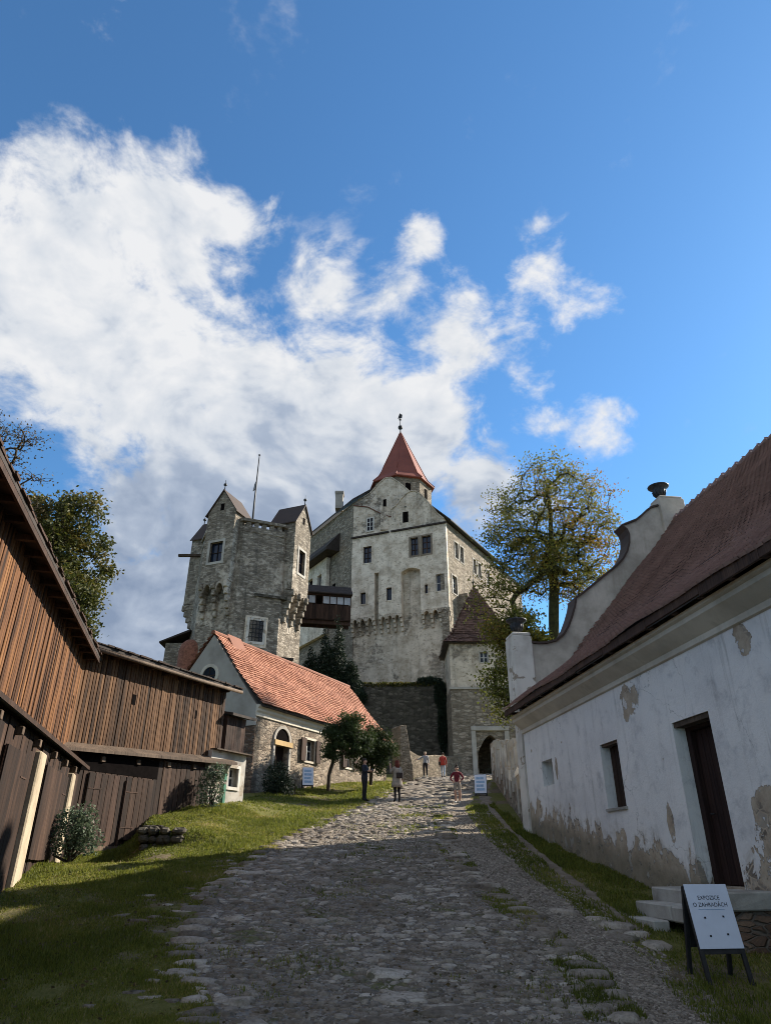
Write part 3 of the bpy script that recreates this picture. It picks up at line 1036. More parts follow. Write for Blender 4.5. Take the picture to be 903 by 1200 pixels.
# roof
prof = [(-.55, 5.56), (1.73, 7.22), (6.3, 12.45)]
MB().prism([(-.5, 5.46), (1.73, 7.09), (6.3, 12.31), (10.87, 7.09), (13.1, 5.46), (13.1, 5.42), (10.87, 7.0), (6.3, 12.2), (1.73, 7.0), (-.5, 5.42)], 'x', 0.0, HL + .2).build('roof_deck', 'roof_lead', house)
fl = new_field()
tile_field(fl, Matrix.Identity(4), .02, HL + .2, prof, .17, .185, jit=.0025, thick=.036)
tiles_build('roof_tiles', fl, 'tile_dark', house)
m = MB()
for i in range(int(HL / .36)):
    x = .05 + i * .36
    dz = .03 * math.sin(.9 * x) + random.uniform(-.015, .015)
    m.tube([(x, 6.3, 12.42 + dz), (x + .30, 6.3, 12.44 + dz), (x + .34, 6.3, 12.47 + dz)], [.12, .15, .17], 10)
m.build('ridge_tiles', 'tile_dark', house, kind='stuff')
m = MB()
x = .0
while x < HL:
    wd = random.uniform(1.2, 2.4)
    m.box(x, min(HL, x + wd - .01), -.53, -.48, 5.43 + random.uniform(-.03, .03), 5.60)
    x += wd
m.build('eave_board', 'dark_wood', house)
for i in range(int(HL / .85)):
    x = .3 + i * .85
    o = MB().box(x, x + .12, -.47, -.02, 5.425, 5.49).build('rafter_end', 'dark_wood', house)
# door, windows
dr = MB().box(DOOR[0], DOOR[0] + .14, .24, .42, DOOR[2], DOOR[3]).box(DOOR[1] - .14, DOOR[1], .24, .42, DOOR[2], DOOR[3]).box(DOOR[0] + .141, DOOR[1] - .141, .24, .42, DOOR[3] - .15, DOOR[3]).build('door_frame', 'door_wood', house)
leaf = MB().box(DOOR[0] + .142, DOOR[1] - .142, .37, .41, DOOR[2], DOOR[3] - .151).build('door', 'door_wood', house)
for i in range(5):
    a = DOOR[0] + .145 + i * .182
    MB().box(a, a + .172, .335 + random.uniform(0, .01), .368, DOOR[2] + .01, DOOR[3] - .16).build('plank', 'door_wood', leaf, bevel=.008)
MB().tube([(DOOR[0] + .25, .33, 2.3), (DOOR[0] + .25, .27, 2.3), (DOOR[0] + .37, .27, 2.3)], .012, 6).build('handle', 'iron', leaf)
MB().box(DOOR[0] - .02, DOOR[1] + .02, .03, .235, DOOR[3] - .09, DOOR[3] + .02).build('lintel', 'beam_wood', house)
wn = MB().box(WIN[0] + .02, WIN[1] - .02, .27, .33, WIN[2], WIN[3]).build('window', 'interior_dark', house)
for i in range(4):
    a = WIN[0] + .02 + i * .212
    MB().box(a, a + .20, .21 + random.uniform(0, .012), .265, WIN[2] + .02, WIN[3] - .06).build('shutter_board', 'lower_board', wn, bevel=.008)
MB().box(WIN[0] - .04, WIN[1] + .04, -.04, .2, WIN[2] - .035, WIN[2] + .02).build('sill', 'step_stone', wn)
MB().box(WIN[0], WIN[1], .04, .2, WIN[3] - .055, WIN[3] + .01).build('window_lintel', 'beam_wood', wn)
MB().box(SMALL[0], SMALL[1], .30, .34, SMALL[2], SMALL[3]).build('vent_shutter', 'roof_lead', house)

# urns on the gable
def urn(x, y, z, sc, label):
    t = thing('urn', label, 'urn', house.matrix_basis @ Vector((x, y, z)), 0, 'metal urns on the curved gable')
    MB().lathe([(.20, 0), (.22, .03), (.13, .07), (.09, .12), (.13, .17), (.24, .24), (.29, .36), (.31, .50), (.33, .56), (.46, .64), (.50, .68), (.50, .71), (.30, .73)], n=20).build('bowl', 'urn_metal', t, smooth=True)
    MB().lathe([(.30, .731), (.20, .76), (.07, .79), (.05, .83), (.06, .87), (.02, .90)], n=14).build('lid', 'urn_metal', t, smooth=True)
    m = MB()
    for k in range(12):
        a = k * math.pi / 6
        m.tube([(.16 * math.cos(a), .16 * math.sin(a), .17), (.265 * math.cos(a), .265 * math.sin(a), .25), (.32 * math.cos(a), .32 * math.sin(a), .46)], [.02, .035, .02], 6)
    m.build('fluting', 'urn_metal', t, smooth=True)
    t.scale = (sc, sc, sc)
    return t


house.matrix_basis = Matrix.LocRotScale(FC, __import__('mathutils').Euler((0, 0, R(-82))), (1, 1, 1))
urn(-.22, .16, 8.05, .68, 'dark metal urn on the low corner pier of the curved gable')
urn(-.22, 6.1, 13.42, .76, 'dark metal urn on the highest pier, above the brown tiled roof')

# stone steps at the door
st = thing('stone_steps', 'pale worn stone steps below the dark door of the white house', 'steps', (house.matrix_basis @ Vector((8.9, -.8, 0)))[:2] + (.7,), R(-82))
Ms = Matrix.Translation((-8.9, .8, -.7))
for x0, x1, y0, y1, z0, z1 in ((8.15, 9.25, -.85, -.02, .98, 1.2), (9.26, 10.35, -.85, -.02, .98, 1.2), (8.2, 9.3, -1.18, -.852, .78, 1.0), (9.31, 10.2, -1.16, -.852, .78, .99),
                               (8.3, 9.25, -1.45, -1.182, .50, .80)):
    MB(Ms).box(x0, x1, y0, y1, z0, z1, .012).build('block', 'step_stone', st, bevel=.02)
for k in range(9):
    a = 8.3 + k * .22
    MB(Ms).box(a, a + .21, -.82, -.05, .30, .975, .01).build('foundation_stone', 'chapel_brick', st, bevel=.02)
for k in range(9):
    sx, sy = 7.7 + random.uniform(0, 2.4), -1.75 - random.uniform(0, .7)
    wp = house.matrix_basis @ Vector((sx, sy, 0))
    o = link('paving_stone', TEMPL_ME[k], ground, (wp.x, wp.y, float(H(wp.x, wp.y))), (.12, 0, random.uniform(0, 6)), (random.uniform(.22, .36), random.uniform(.18, .28), .05))

# ------------------------------------------------------------------ garden wall with white piers up to the gate
G0, GAZ = (4.2, 22.2, 0), 6.2
gw = thing('garden_wall', 'low stone garden wall topped by white plastered piers leading to the gate', 'wall', (4.2, 22.2, 2.4))
Mg = Matrix.Translation((-4.2, -22.2, -2.4)) @ frame(G0, GAZ)
gd = (math.sin(R(GAZ)), math.cos(R(GAZ)))
def gz(s):
    return float(H(G0[0] + gd[0] * s, G0[1] + gd[1] * s))
m = MB(Mg)
for i in range(26):
    s0, s1 = i * 1.0, i * 1.0 + 1
    a, b = gz(s0), gz(s1)
    m.add([(s0, -.55, a - .5), (s1, -.55, b - .5), (s1, 0, b - .5), (s0, 0, a - .5), (s0, -.5, a + 1.0), (s1, -.5, b + 1.0), (s1, 0, b + 1.0), (s0, 0, a + 1.0)],
          [(0, 1, 2, 3), (4, 7, 6, 5), (0, 4, 5, 1), (2, 6, 7, 3), (1, 5, 6, 2), (0, 3, 7, 4)])
m.build('base_wall', 'chapel_stone', gw)
for i in range(12):
    s = .35 + i * 2.1
    z = gz(s) + (.55, .2, .7, .35)[i % 4]
    h = (2.1, 2.5, 1.75, 2.3)[i % 4] - .02 * i
    wd = (.34, .26, .40, .30)[i % 4]
    m = MB(Mg)
    m.prism([(-.56, z), (.06, z), (.06, z + h - (.5, .1, .32, .2)[i % 4]), (-.20, z + h), (-.56, z + h - .12)], 'x', s, s + wd)
    m.build('pier', 'pier_plaster', gw, bevel=.015)
    MB(Mg).box(s + wd + .001, s + 2.09, -.45, -.30, gz(s) + 1.01, gz(s) + (1.5, 1.9, 1.35)[i % 3]).build('infill', 'chapel_brick' if i % 3 == 0 else 'dark_wood', gw)
m = MB(Mg)
m.prism([(-.5, gz(1.6) + 2.0), (.16, gz(1.6) + 1.45), (.16, gz(1.6) + 1.55), (-.5, gz(1.6) + 2.75)], 'x', 1.55, 2.25)
m.build('sloping_cap', 'white_plaster', gw)

# ------------------------------------------------------------------ wooden barn on the left
CA = (-7.42, 16.55, 0.0)             # line of the lower front
CU = (-8.55, 19.07, 0.0)             # inner corner of the upper floor
BO = Vector((-7.42, 16.55, 1.6))
barn = thing('wooden_barn', 'dark brown wooden barn clad in upright boards, bent round a corner', 'barn', BO)
TB = Matrix.Translation(-BO)
FA = TB @ frame(CU, 166.3)
FB = TB @ frame(CU, 27)
FAL = TB @ frame(CA, 166.3)
BL = (-8.2, 19.3, 0.0)
FL = TB @ frame(BL, 27)
RA, RB = R(90 - 166.3), R(90 - 27)


def unit_board(mat, seed):
    r = random.Random(seed)
    e = .06
    vs_ = []
    for z in (0, .5, 1):
        b = r.uniform(-.05, .05)
        for x, y in ((0, 0), (0, .8), (e, 1), (1 - e, 1), (1, .8), (1, 0)):
            vs_.append((x, y + (b if y > 0 else 0), z))
    fs = []
    for k in range(2):
        for i in range(6):
            j = (i + 1) % 6
            fs.append((k * 6 + i, k * 6 + j, (k + 1) * 6 + j, (k + 1) * 6 + i))
    fs += [(5, 4, 3, 2, 1, 0), tuple(range(12, 18))]
    me = bpy.data.meshes.new('board')
    me.from_pydata(vs_, [], fs)
    me.materials.append(MATS[mat])
    import bmesh
    bm = bmesh.new()
    bm.from_mesh(me)
    bmesh.ops.recalc_face_normals(bm, faces=bm.faces)
    bm.to_mesh(me)
    bm.free()
    return me


UB = {k: [unit_board(k, i) for i in range(4)] for k in ('board_wood', 'board_wood_far', 'lower_board', 'dark_wood', 'beam_wood')}


def board(F, rz, s, wdt, z0, z1, y, out, mat, parent, name='board', th=.03, lean=0.0):
    me = random.choice(UB[mat])
    o = bpy.data.objects.new(name, me)
    COL.objects.link(o)
    o.parent = parent
    x = s if out > 0 else s + wdt
    o.matrix_basis = F @ Matrix.Translation((x, y, z0)) @ Matrix.Rotation(0 if out > 0 else math.pi, 4, 'Z') @ Matrix.Rotation(lean, 4, 'Y') @ Matrix.Diagonal((wdt, th, z1 - z0, 1))
    return o


def board_run(F, rz, s0, s1, fz0, fz1, y, out, mat, parent, wmin, wmax, th=.03, skip=(), gap=.012):
    s = s0
    while s < s1 - .03:
        wd = min(random.uniform(wmin, wmax), s1 - s)
        mid = s + wd / 2
        if not any(a < mid < b for a, b in skip):
            board(F, rz, s, wd - gap, fz0(mid) + random.uniform(-.03, .01), fz1(mid), y + random.uniform(0, .018) * out, out, mat, parent, th=th * random.uniform(.8, 1.3), lean=random.uniform(-.003, .003))
        s += wd


def ga(s):      # ground height along the lower front of part A / B
    p = frame(CA, 166.3) @ Vector((s, 0, 0))
    return float(H(p.x, p.y))
def gb(s):
    p = frame(BL, 27) @ Vector((s, 0, 0))
    return float(H(p.x, p.y))


MB(FA).box(-.1, 13.5, -.12, -.03, 3.9, 6.95).build('inner_wall', 'dark_wood', barn)
MB(FB).box(.05, 6.2, .03, .12, 3.9, 7.2).build('inner_wall', 'dark_wood', barn)
board_run(FA, RA, .0, 13.5, lambda s: 4.10, lambda s: 6.93, 0.0, 1, 'board_wood', barn, .095, .14, gap=.02, th=.04)
board_run(FB, RB, .02, 6.2, lambda s: 4.20 + .07 * s, lambda s: 6.98 + .03 * s, 0.0, -1, 'board_wood_far', barn, .085, .125, gap=.016, th=.035)
MB(FB).box(6.2, 6.28, -.03, 3.2, 3.8, 7.3).build('end_wall', 'dark_wood', barn)
# peepholes
for F, s, z, w_, h_, y0, y1 in ((FB, 2.0, 5.75, .14, .30, -.058, -.03), (FB, 4.7, 5.80, .16, .25, -.058, -.03), (FA, .45, 5.2, .08, .34, .03, .066)):
    MB(F).box(s, s + w_, y0, y1, z, z + h_).build('peephole', 'interior_dark', barn)
# roofs
MB(FA).prism([(.45, 6.70), (.45, 6.78), (-5, 7.85), (-5, 7.75), (-.1, 6.82)], 'x', -2.5, 13.7).build('roof', 'slate_dark', barn)
m = MB(FA)
for i in range(54):
    x = -.2 + i * .257
    m.box(x, x + .247, .38 + random.uniform(-.02, .02), .47 + random.uniform(-.02, .04), 6.785, 6.81 + random.uniform(0, .03))
m.build('shingle_edge', 'dark_wood', barn, kind='stuff')
MB(FA).box(-.2, 13.7, .40, .445, 6.60, 6.70).build('fascia', 'dark_wood', barn)
for i in range(18):
    MB(FA).box(.1 + i * .75, .2 + i * .75, -.02, .39, 6.62, 6.72).build('rafter_end', 'dark_wood', barn)
MB(FB).prism([(-.45, 6.97), (-.45, 7.06), (5, 8.1), (5, 8.0), (.1, 7.08)], 'x', -.1, 6.65).build('roof', 'slate_dark', barn)
m = MB(FB)
for i in range(27):
    x = -.1 + i * .25
    m.box(x, x + .24, -.50 + random.uniform(-.02, .03), -.38, 7.065, 7.09 + random.uniform(0, .03))
m.build('shingle_edge', 'dark_wood', barn, kind='stuff')
MB(FB).tube([(-.1, -.43, 6.90), (2.0, -.43, 6.92), (4, -.43, 6.91), (6.65, -.43, 6.96)], .06, 8).build('eave_pole', 'beam_wood', barn, smooth=True)
for i in range(9):
    MB(FB).box(.2 + i * .72, .3 + i * .72, -.37, .0, 6.86, 6.96).build('rafter_end', 'dark_wood', barn)
# ledges (weather boards between the storeys)
for F, x0, x1, sgn, prof_ in ((FA, -.2, 13.5, 1, ((.04, 4.22), (.70, 3.82), (.70, 3.74), (.04, 4.10))), (FB, -.5, 6.75, -1, ((.04, 4.42), (.46, 4.24), (.46, 4.16), (.04, 4.30)))):
    L = (x1 - x0) / 4
    for i in range(4):
        a, b = x0 + i * L, x0 + (i + 1) * L - .01
        rise = (lambda s: 0.0) if sgn > 0 else (lambda s: .05 * s)
        vs_ = []
        for yy, zz in prof_:
            vs_ += [(a, sgn * yy, zz + rise(a)), (b, sgn * yy, zz + rise(b))]
        MB(F).add(vs_, [(0, 1, 3, 2), (2, 3, 5, 4), (4, 5, 7, 6), (6, 7, 1, 0), (0, 2, 4, 6), (1, 7, 5, 3)]).build('ledge_plank', 'beam_wood' if sgn < 0 else 'lower_board', barn)
for s in (-1.5, -.2, 1.2, 2.9, 4.4, 5.9, 7.4):
    MB(FAL).box(s, s + .13, -.3, .12, 3.52, 3.66).build('beam_end', 'beam_wood', barn, bevel=.01)
for s in (1.05, 2.35, 3.6, 4.75, 5.85):
    MB(FB).box(s, s + .14, -.30, .3, 3.95 + .05 * s, 4.10 + .05 * s).build('beam_end', 'beam_wood', barn, bevel=.01)
# lower storey
MB(FAL).box(-2.75, 11.2, -.20, -.06, -.4, 3.72).build('lower_inner_wall', 'dark_wood', barn)
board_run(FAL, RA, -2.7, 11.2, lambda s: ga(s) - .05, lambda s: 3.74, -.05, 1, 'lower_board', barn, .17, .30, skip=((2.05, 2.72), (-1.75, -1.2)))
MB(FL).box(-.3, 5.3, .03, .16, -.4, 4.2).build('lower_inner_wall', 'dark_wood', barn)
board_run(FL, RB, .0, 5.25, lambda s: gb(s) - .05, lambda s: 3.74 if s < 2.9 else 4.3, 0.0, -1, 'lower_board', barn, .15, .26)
MB(FL).box(.0, 2.9, -.04, .02, 3.75, 4.25).build('door_head_shade', 'interior_dark', barn)  # near-black band painting in the shade under the ledge
# doors
def plank_door(F, rz, s0, s1, z0, z1, y, out, mat):
    d = MB(F).box(s0, s1, min(y, y + out * .02), max(y, y + out * .02), z0, z1).build('door', 'dark_wood', barn)
    n = max(2, int((s1 - s0) / .21))
    for i in range(n):
        a = s0 + i * (s1 - s0) / n
        board(F, rz, a, (s1 - s0) / n - .01, z0 + random.uniform(-.01, .02), z1, y + out * .022, out, mat, d, 'plank')
    for zz in (z0 + .3, z1 - .4):
        MB(F).box(s0 + .03, s0 + .5, min(y + out * .055, y + out * .062), max(y + out * .055, y + out * .062), zz, zz + .025).build('hinge', 'dark_wood', d)
    return d
plank_door(FAL, RA, 3.3, 5.0, ga(4) + .12, 3.30, .02, 1, 'lower_board')
plank_door(FAL, RA, -.9, 1.7, ga(.5) + .1, 3.35, .02, 1, 'lower_board')
plank_door(FL, RB, .35, 1.65, gb(1) + .12, 3.7, -.06, -1, 'dark_wood')
plank_door(FL, RB, 1.67, 2.75, gb(2) + .12, 3.7, -.06, -1, 'lower_board')
MB(FL).box(.1, 2.2, -.22, -.07, gb(1) - .3, gb(1) + .16).build('sill_board', 'beam_wood', barn)
MB(FL).tube([(1.66, -.13, gb(1.6) - .1), (1.66, -.13, 3.6)], .035, 8).build('door_post', 'dark_wood', barn)
for s0, s1 in ((2.1, 2.66), (-1.7, -1.26)):
    g0 = ga(s0)
    m = MB(FAL)
    m.prism([(s0 - .03, g0 - .4), (s1 + .05, g0 - .4), (s1 + .02, 2.4), (s1, 3.5), (s0, 3.5), (s0 - .02, 2.2)], 'y', -.10, .10)
    m.build('pillar', 'whitewash', barn, bevel=.03)

# lean-to behind the barn
lt = thing('lean_to', 'small lean-to with white plastered base and dark board upper floor behind the barn', 'shed', (-5.4, 24.8, 3.0))
TL = Matrix.Translation((5.4, -24.8, -3.0)) @ frame(BL, 27)
MB(TL).wall(5.3, 7.15, 1.6, 4.9, .4, [(6.22, 6.74, 3.82, 4.42)]).build('wall', 'pier_plaster', lt)
MB(TL).box(5.3, 7.15, .41, 3.0, 1.6, 4.89).build('rear', 'grey_plaster', lt)
window(lt, TL, 6.22, 6.74, 3.82, 4.42, 0, -1, 'white_plaster', .1, 2, 2)
MB(TL).box(6.05, 7.1, .15, 2.6, 4.95, 6.15).build('upper_core', 'dark_wood', lt)
for i in range(9):
    a = 6.05 + i * .117
    MB(TL).box(a, a + .11, .115 - random.uniform(0, .01), .149, 4.92, 6.15).build('board', 'dark_wood', lt)
MB(TL).prism([(-.15, 6.13), (-.15, 6.22), (2.8, 6.8), (2.8, 6.7), (.1, 6.18)], 'x', 6.0, 7.4).build('roof', 'slate_dark', lt)
MB(TL).box(5.3, 7.3, -.2, 0.1, 4.90, 4.945).build('ledge', 'beam_wood', lt)
m = MB(TL)
m.box(5.98, 6.1, -.08, -.005, gb(6) - .1, 4.2)
m.build('green_post', 'green_paint' if 'green_paint' in MATS else 'leaf_dark', lt)

# low stone block with a grassy top in front of the barn doors
P0 = (-5.95, 18.5, 0)
lw = thing('low_stone_wall', 'low mossy stone wall holding up the lawn by the barn door', 'wall', (-5.95, 18.5, 2.0))
Mw = Matrix.Translation((5.95, -18.5, -2.0)) @ frame(P0, 78)
for r_ in range(4):
    x = -.05 * r_
    while x < .8:
        wd = random.uniform(.18, .36)
        MB(Mw).box(x, x + wd - .015, -.02 + random.uniform(-.03, .03), .5, 1.58 + r_ * .19, 1.58 + r_ * .19 + .18, .03).build('stone', 'dark_stone', lw, bevel=.06)
        x += wd
for r_ in range(3):
    y_ = .52
    while y_ < 2.6:
        wd = random.uniform(.2, .4)
        MB(Mw).box(-.08 + random.uniform(-.03, .03), .4, y_, y_ + wd - .015, 1.8 + r_ * .2, 1.8 + r_ * .2 + .185, .018).build('stone', 'dark_stone', lw, bevel=.03)
        y_ += wd

# ------------------------------------------------------------------ chapel-like house with the orange roof
KC = (-5.9, 32.05, 0.0)
chapel = thing('stone_house', 'rubble stone house with bright orange tiled roof and grey plastered gable', 'house', (-5.9, 32.05, 4.0))
FK = Matrix.Translation((5.9, -32.05, -4.0)) @ frame(KC, 27)
CL, CW, CE, CR = 13.1, 5.9, 8.0, 11.75
DA, DB = 1.55, 2.7
MB(FK).wall(0, CL, 2.5, 7.65, .55, [(DA, DB, 4.2, 6.42), (4.15, 5.0, 6.0, 7.0), (8.2, 8.9, 6.1, 7.0)]).build('wall', 'chapel_stone', chapel)
MB(FK).box(0, CL, CW - .5, CW, 2.5, 7.95).build('rear_wall', 'chapel_stone', chapel)
MB(FK).box(-.06, -.002, -.03, CW, 2.5, 7.05).build('gable_base', 'chapel_brick' if 'chapel_brick' in MATS else 'chapel_stone', chapel)
g = [(.0, 2.5), (.0, 7.95), (CW / 2, CR - .12), (CW, 7.95), (CW, 2.5)]
MB(FK).prism(g, 'x', CL - .4, CL).build('far_gable', 'chapel_stone', chapel)
MB(FK).prism(g, 'x', .0, .4).build('gable_core', 'grey_plaster', chapel)
MB(FK).prism([(-.02, 7.051), (-.02, 7.96), (CW / 2, CR - .1), (CW + .02, 7.96), (CW + .02, 7.051)], 'x', -.10, -.002).build('gable', 'grey_plaster', chapel)
MB(FK).prism([(-.001, 7.45), (-.06, 7.47), (-.06, 7.63), (-.14, 7.71), (-.14, 7.81), (-.22, 7.87), (-.22, 7.97), (.0, 7.97)], 'x', -.1, CL).build('cornice', 'cornice_plaster', chapel)
# round gable window
ring = MB(FK)
nn = 20
inner = [(2.95 + .42 * math.cos(t), 9.6 + .42 * math.sin(t)) for t in np.linspace(0, 2 * math.pi, nn, endpoint=False)]
outer = [(2.95 + .58 * math.cos(t), 9.6 + .58 * math.sin(t)) for t in np.linspace(0, 2 * math.pi, nn, endpoint=False)]
ring.add([(-.16, *p) for p in inner] + [(-.16, *p) for p in outer] + [(-.101, *p) for p in inner] + [(-.101, *p) for p in outer],
         [q for i in range(nn) for q in ((i, (i + 1) % nn, nn + (i + 1) % nn, nn + i), (nn + i, nn + (i + 1) % nn, 3 * nn + (i + 1) % nn, 3 * nn + i), (2 * nn + i, 2 * nn + (i + 1) % nn, (i + 1) % nn, i))])
rw = ring.build('round_window', 'cornice_plaster', chapel)
MB(FK).prism(inner, 'x', -.115, -.103).build('pane', 'glass', rw)
MB(FK).box(-.135, -.116, 2.93, 2.97, 9.19, 10.01).box(-.134, -.1165, 2.54, 3.36, 9.58, 9.62).build('casement', 'dark_wood', rw)
# roof
prof = [(-.42, 7.95), (.35, 8.72), (CW / 2, CR + .02)]
MB(FK).prism([(-.36, 7.90), (.35, 8.62), (CW / 2, CR - .08), (CW - .35, 8.62), (CW + .36, 7.90), (CW + .3, 7.86), (CW / 2, CR - .2), (-.3, 7.86)], 'x', .02, CL + .25).build('roof_deck', 'roof_lead', chapel)
fl = new_field()
tile_field(fl, FK, -.2, CL + .3, prof, .17, .19, jit=.004, thick=.028)
FR = FK @ Matrix.Translation((CL, CW, 0)) @ Matrix.Rotation(R(180), 4, 'Z')
tile_field(fl, FR, -.3, CL + .2, prof, .17, .19, jit=.004, thick=.028)
tiles_build('roof_tiles', fl, 'tile_orange', chapel)
m = MB(FK)
x = -.2
while x < CL:
    m.prism([(CW / 2 + .13 * math.cos(t), CR + .0 + .13 * math.sin(t)) for t in np.linspace(-.4, math.pi + .4, 7)], 'x', x, x + .34)
    x += .35
m.build('ridge_tiles', 'tile_orange', chapel, kind='stuff')
# a patched lump of ridge tiles near the gable
MB(FK).prism([(2.35, 11.05), (2.95, 11.98), (3.55, 11.05)], 'x', .9, 2.0).build('ridge_saddle', 'tile_orange', chapel)
# arched door
d = MB(FK).box(DA, DB, .28, .36, 4.2, 6.42).build('door', 'door_wood', chapel)
MB(FK).box(DA + .54, DA + .56, .25, .279, 4.2, 6.4).build('door_rail', 'dark_wood', d)
MB(FK).lathe([(.03, 0), (.045, .02), (.0, .05)], (DA + .8, .24, 5.4), 8).build('knob', 'iron', d)
mid, rad = (DA + DB) / 2, (DB - DA) / 2
arc = [(mid + rad * math.cos(t), 6.62 + rad * math.sin(t)) for t in np.linspace(0, math.pi, 14)]
MB(FK).prism([(DA, 6.621)] + arc[::-1][1:-1] + [(DB, 6.621)], 'y', -.02, .05).build('fanlight', 'interior_dark', chapel)
oarc = [(mid + (rad + .14) * math.cos(t), 6.62 + (rad + .14) * math.sin(t)) for t in np.linspace(0, math.pi, 14)]
m = MB(FK)
for i in range(13):
    q = [arc[i], arc[i + 1], oarc[i + 1], oarc[i]]
    m.prism(q, 'y', -.07, .0)
m.box(DA - .14, DA, -.07, .0, 4.2, 6.62).box(DB, DB + .14, -.07, .0, 4.2, 6.62)
m.build('door_surround', 'grey_plaster', chapel)
MB(FK).box(DA - .1, DB + .2, -.13, .2, 6.42, 6.64, .01).build('door_lintel', 'pale_wood', chapel)
for x0, x1, z0, z1 in ((4.15, 5.0, 6.0, 7.0), (8.2, 8.9, 6.1, 7.0)):
    wq = window(chapel, FK, x0, x1, z0, z1, 0, -1, 'cornice_plaster', .1, 2, 2)
    for a, b in ((x0 - .46, x0 - .05), (x1 + .05, x1 + .46)):
        MB(FK).box(a, b, -.13, -.06, z0 - .05, z1 + .03).build('shutter', 'dark_wood', wq)
cs = thing('stone_steps', 'small dark stone steps with a handrail at the arched door', 'steps', (-4.3, 33.2, 4.2))
FS = Matrix.Translation((4.3, -33.2, -4.2)) @ frame(KC, 27)
for i, (y0, y1, z1) in enumerate(((-.75, -.08, 4.42), (-1.1, -.751, 4.28), (-1.45, -1.101, 4.14))):
    MB(FS).box(1.3, 3.3, y0, y1, 3.3, z1, .01).build('step', 'dark_stone', cs, bevel=.02)
m = MB(FS)
m.tube([(1.35, -.1, 5.2), (1.4, -1.4, 4.75)], .03, 6).tube([(1.4, -1.4, 4.0), (1.4, -1.4, 4.75)], .03, 6).tube([(1.36, -.5, 4.2), (1.36, -.5, 5.05)], .03, 6)
m.build('handrail', 'beam_wood', cs)

# ------------------------------------------------------------------ stone wall stub and parapet at the top of the road
ws = thing('stone_wall', 'tall broken end of a sunlit rubble wall beside the orange-roofed house', 'wall', (1.0, 45.5, 6.0))
MB(Matrix.Translation((-1.0, -45.5, -6.0)) @ frame((.75, 45.4, 0), 60)).prism([(0, 4.8), (0, 9.25), (.45, 9.35), (.62, 8.6), (.8, 7.4), (.95, 6.9), (1.05, 4.8)], 'y', -.35, .7).build('masonry', 'garden_stone', ws, bevel=.04)
pa = thing('parapet_wall', 'low sunlit rubble parapet along the head of the road', 'wall', (3.4, 57.5, 7.4))
MB(Matrix.Translation((-3.4, -57.5, -7.4)) @ frame((1.3, 52.5, 0), 32)).prism([(0, 6.0), (0, 8.75), (1.4, 8.5), (2.2, 8.55), (4.0, 8.85), (8.5, 9.15), (8.5, 6.6)], 'y', -.5, .1).build('masonry', 'garden_stone', pa, bevel=.04)

# ------------------------------------------------------------------ retaining wall below the palace
rt = thing('retaining_wall', 'dark shaded rubble retaining wall under the palace', 'wall', (0, 66.4, 8))
Tr = Matrix.Translation((0, -66.4, -8))
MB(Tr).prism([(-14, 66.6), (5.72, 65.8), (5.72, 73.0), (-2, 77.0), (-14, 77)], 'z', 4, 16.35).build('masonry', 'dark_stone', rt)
m = MB(Tr)
x = -13.5
while x < 5.5:
    wd = random.uniform(.5, 1.1)
    m.box(x, x + wd, 65.75 - (x + 14) * .04 + .85, 67.6, 16.351, 16.5 + random.uniform(0, .22))
    x += wd
m.build('coping', 'dark_stone', rt, kind='stuff')

# ------------------------------------------------------------------ gate tower
gt = thing('gate_tower', 'square stone gate tower with steep brown tiled roof and arched gateway', 'tower', (8.7, 64, 8.2))
TG = Matrix.Translation((-8.7, -64, -8.2))
X0, X1, Y0, Y1 = 5.75, 11.7, 61.0, 66.6
arch = [(7.85 + 2.25 * t, 9.7 + (1.45 * (1 - abs(2 * t - 1) ** 1.7))) for t in np.linspace(0, 1, 15)]
m = MB(TG)
m.box(X0, 7.85, Y0, Y0 + .8, 6, 15.2).box(10.1, X1, Y0, Y0 + .8, 6, 15.2)
m.prism([(7.85, 9.7)] + arch[1:-1] + [(10.1, 9.7), (10.1, 15.2), (7.85, 15.2)], 'y', Y0, Y0 + .8)
m.build('gate_wall', 'castle_bare', gt)
MB(TG).box(X0, X0 + .8, Y0 + .801, Y1, 6, 15.2).box(X1 - .8, X1, Y0 + .801, Y1, 6, 15.2).box(X0 + .801, X1 - .801, Y1 - .6, Y1, 6, 15.2).build('side_wall', 'castle_bare', gt)
MB(TG).wall(X0 + .06, X1 - .06, 15.2, 19.35, .7, [(8.55, 9.25, 17.5, 18.4)], Y0 + .06).build('upper_wall', 'castle_stone', gt)
MB(TG).box(X0 + .06, X0 + .76, Y0 + .77, Y1 - .06, 15.2, 19.35).box(X1 - .76, X1 - .06, Y0 + .77, Y1 - .06, 15.2, 19.35).box(X0 + .77, X1 - .77, Y1 - .7, Y1 - .06, 15.2, 19.35).build('upper_side_wall', 'castle_stone', gt)
MB(TG).box(X0 - .08, X1 + .08, Y0 - .1, Y0 + .059, 15.05, 15.25).build('string_course', 'trim_stone', gt)
window(gt, TG, 8.55, 9.25, 17.5, 18.4, Y0 + .06, -1, 'trim_stone', .12, 2, 2)
MB(TG).box(7.35, 7.75, Y0 - .18, Y0 - .002, 6, 11.5).box(10.2, 10.6, Y0 - .18, Y0 - .002, 6, 11.5).box(7.35, 10.6, Y0 - .22, Y0 - .002, 11.501, 11.85).build('portal_frame', 'trim_stone', gt, bevel=.03)
cx, cy = (X0 + X1) / 2, (Y0 + Y1) / 2
fl = new_field()
dk = [[(X0 - o, Y0 - o, z), (X1 + o, Y0 - o, z), (X1 + o, Y1 + o, z), (X0 - o, Y1 + o, z)] for o, z in ((.42, 19.2), (-.35, 20.05))]
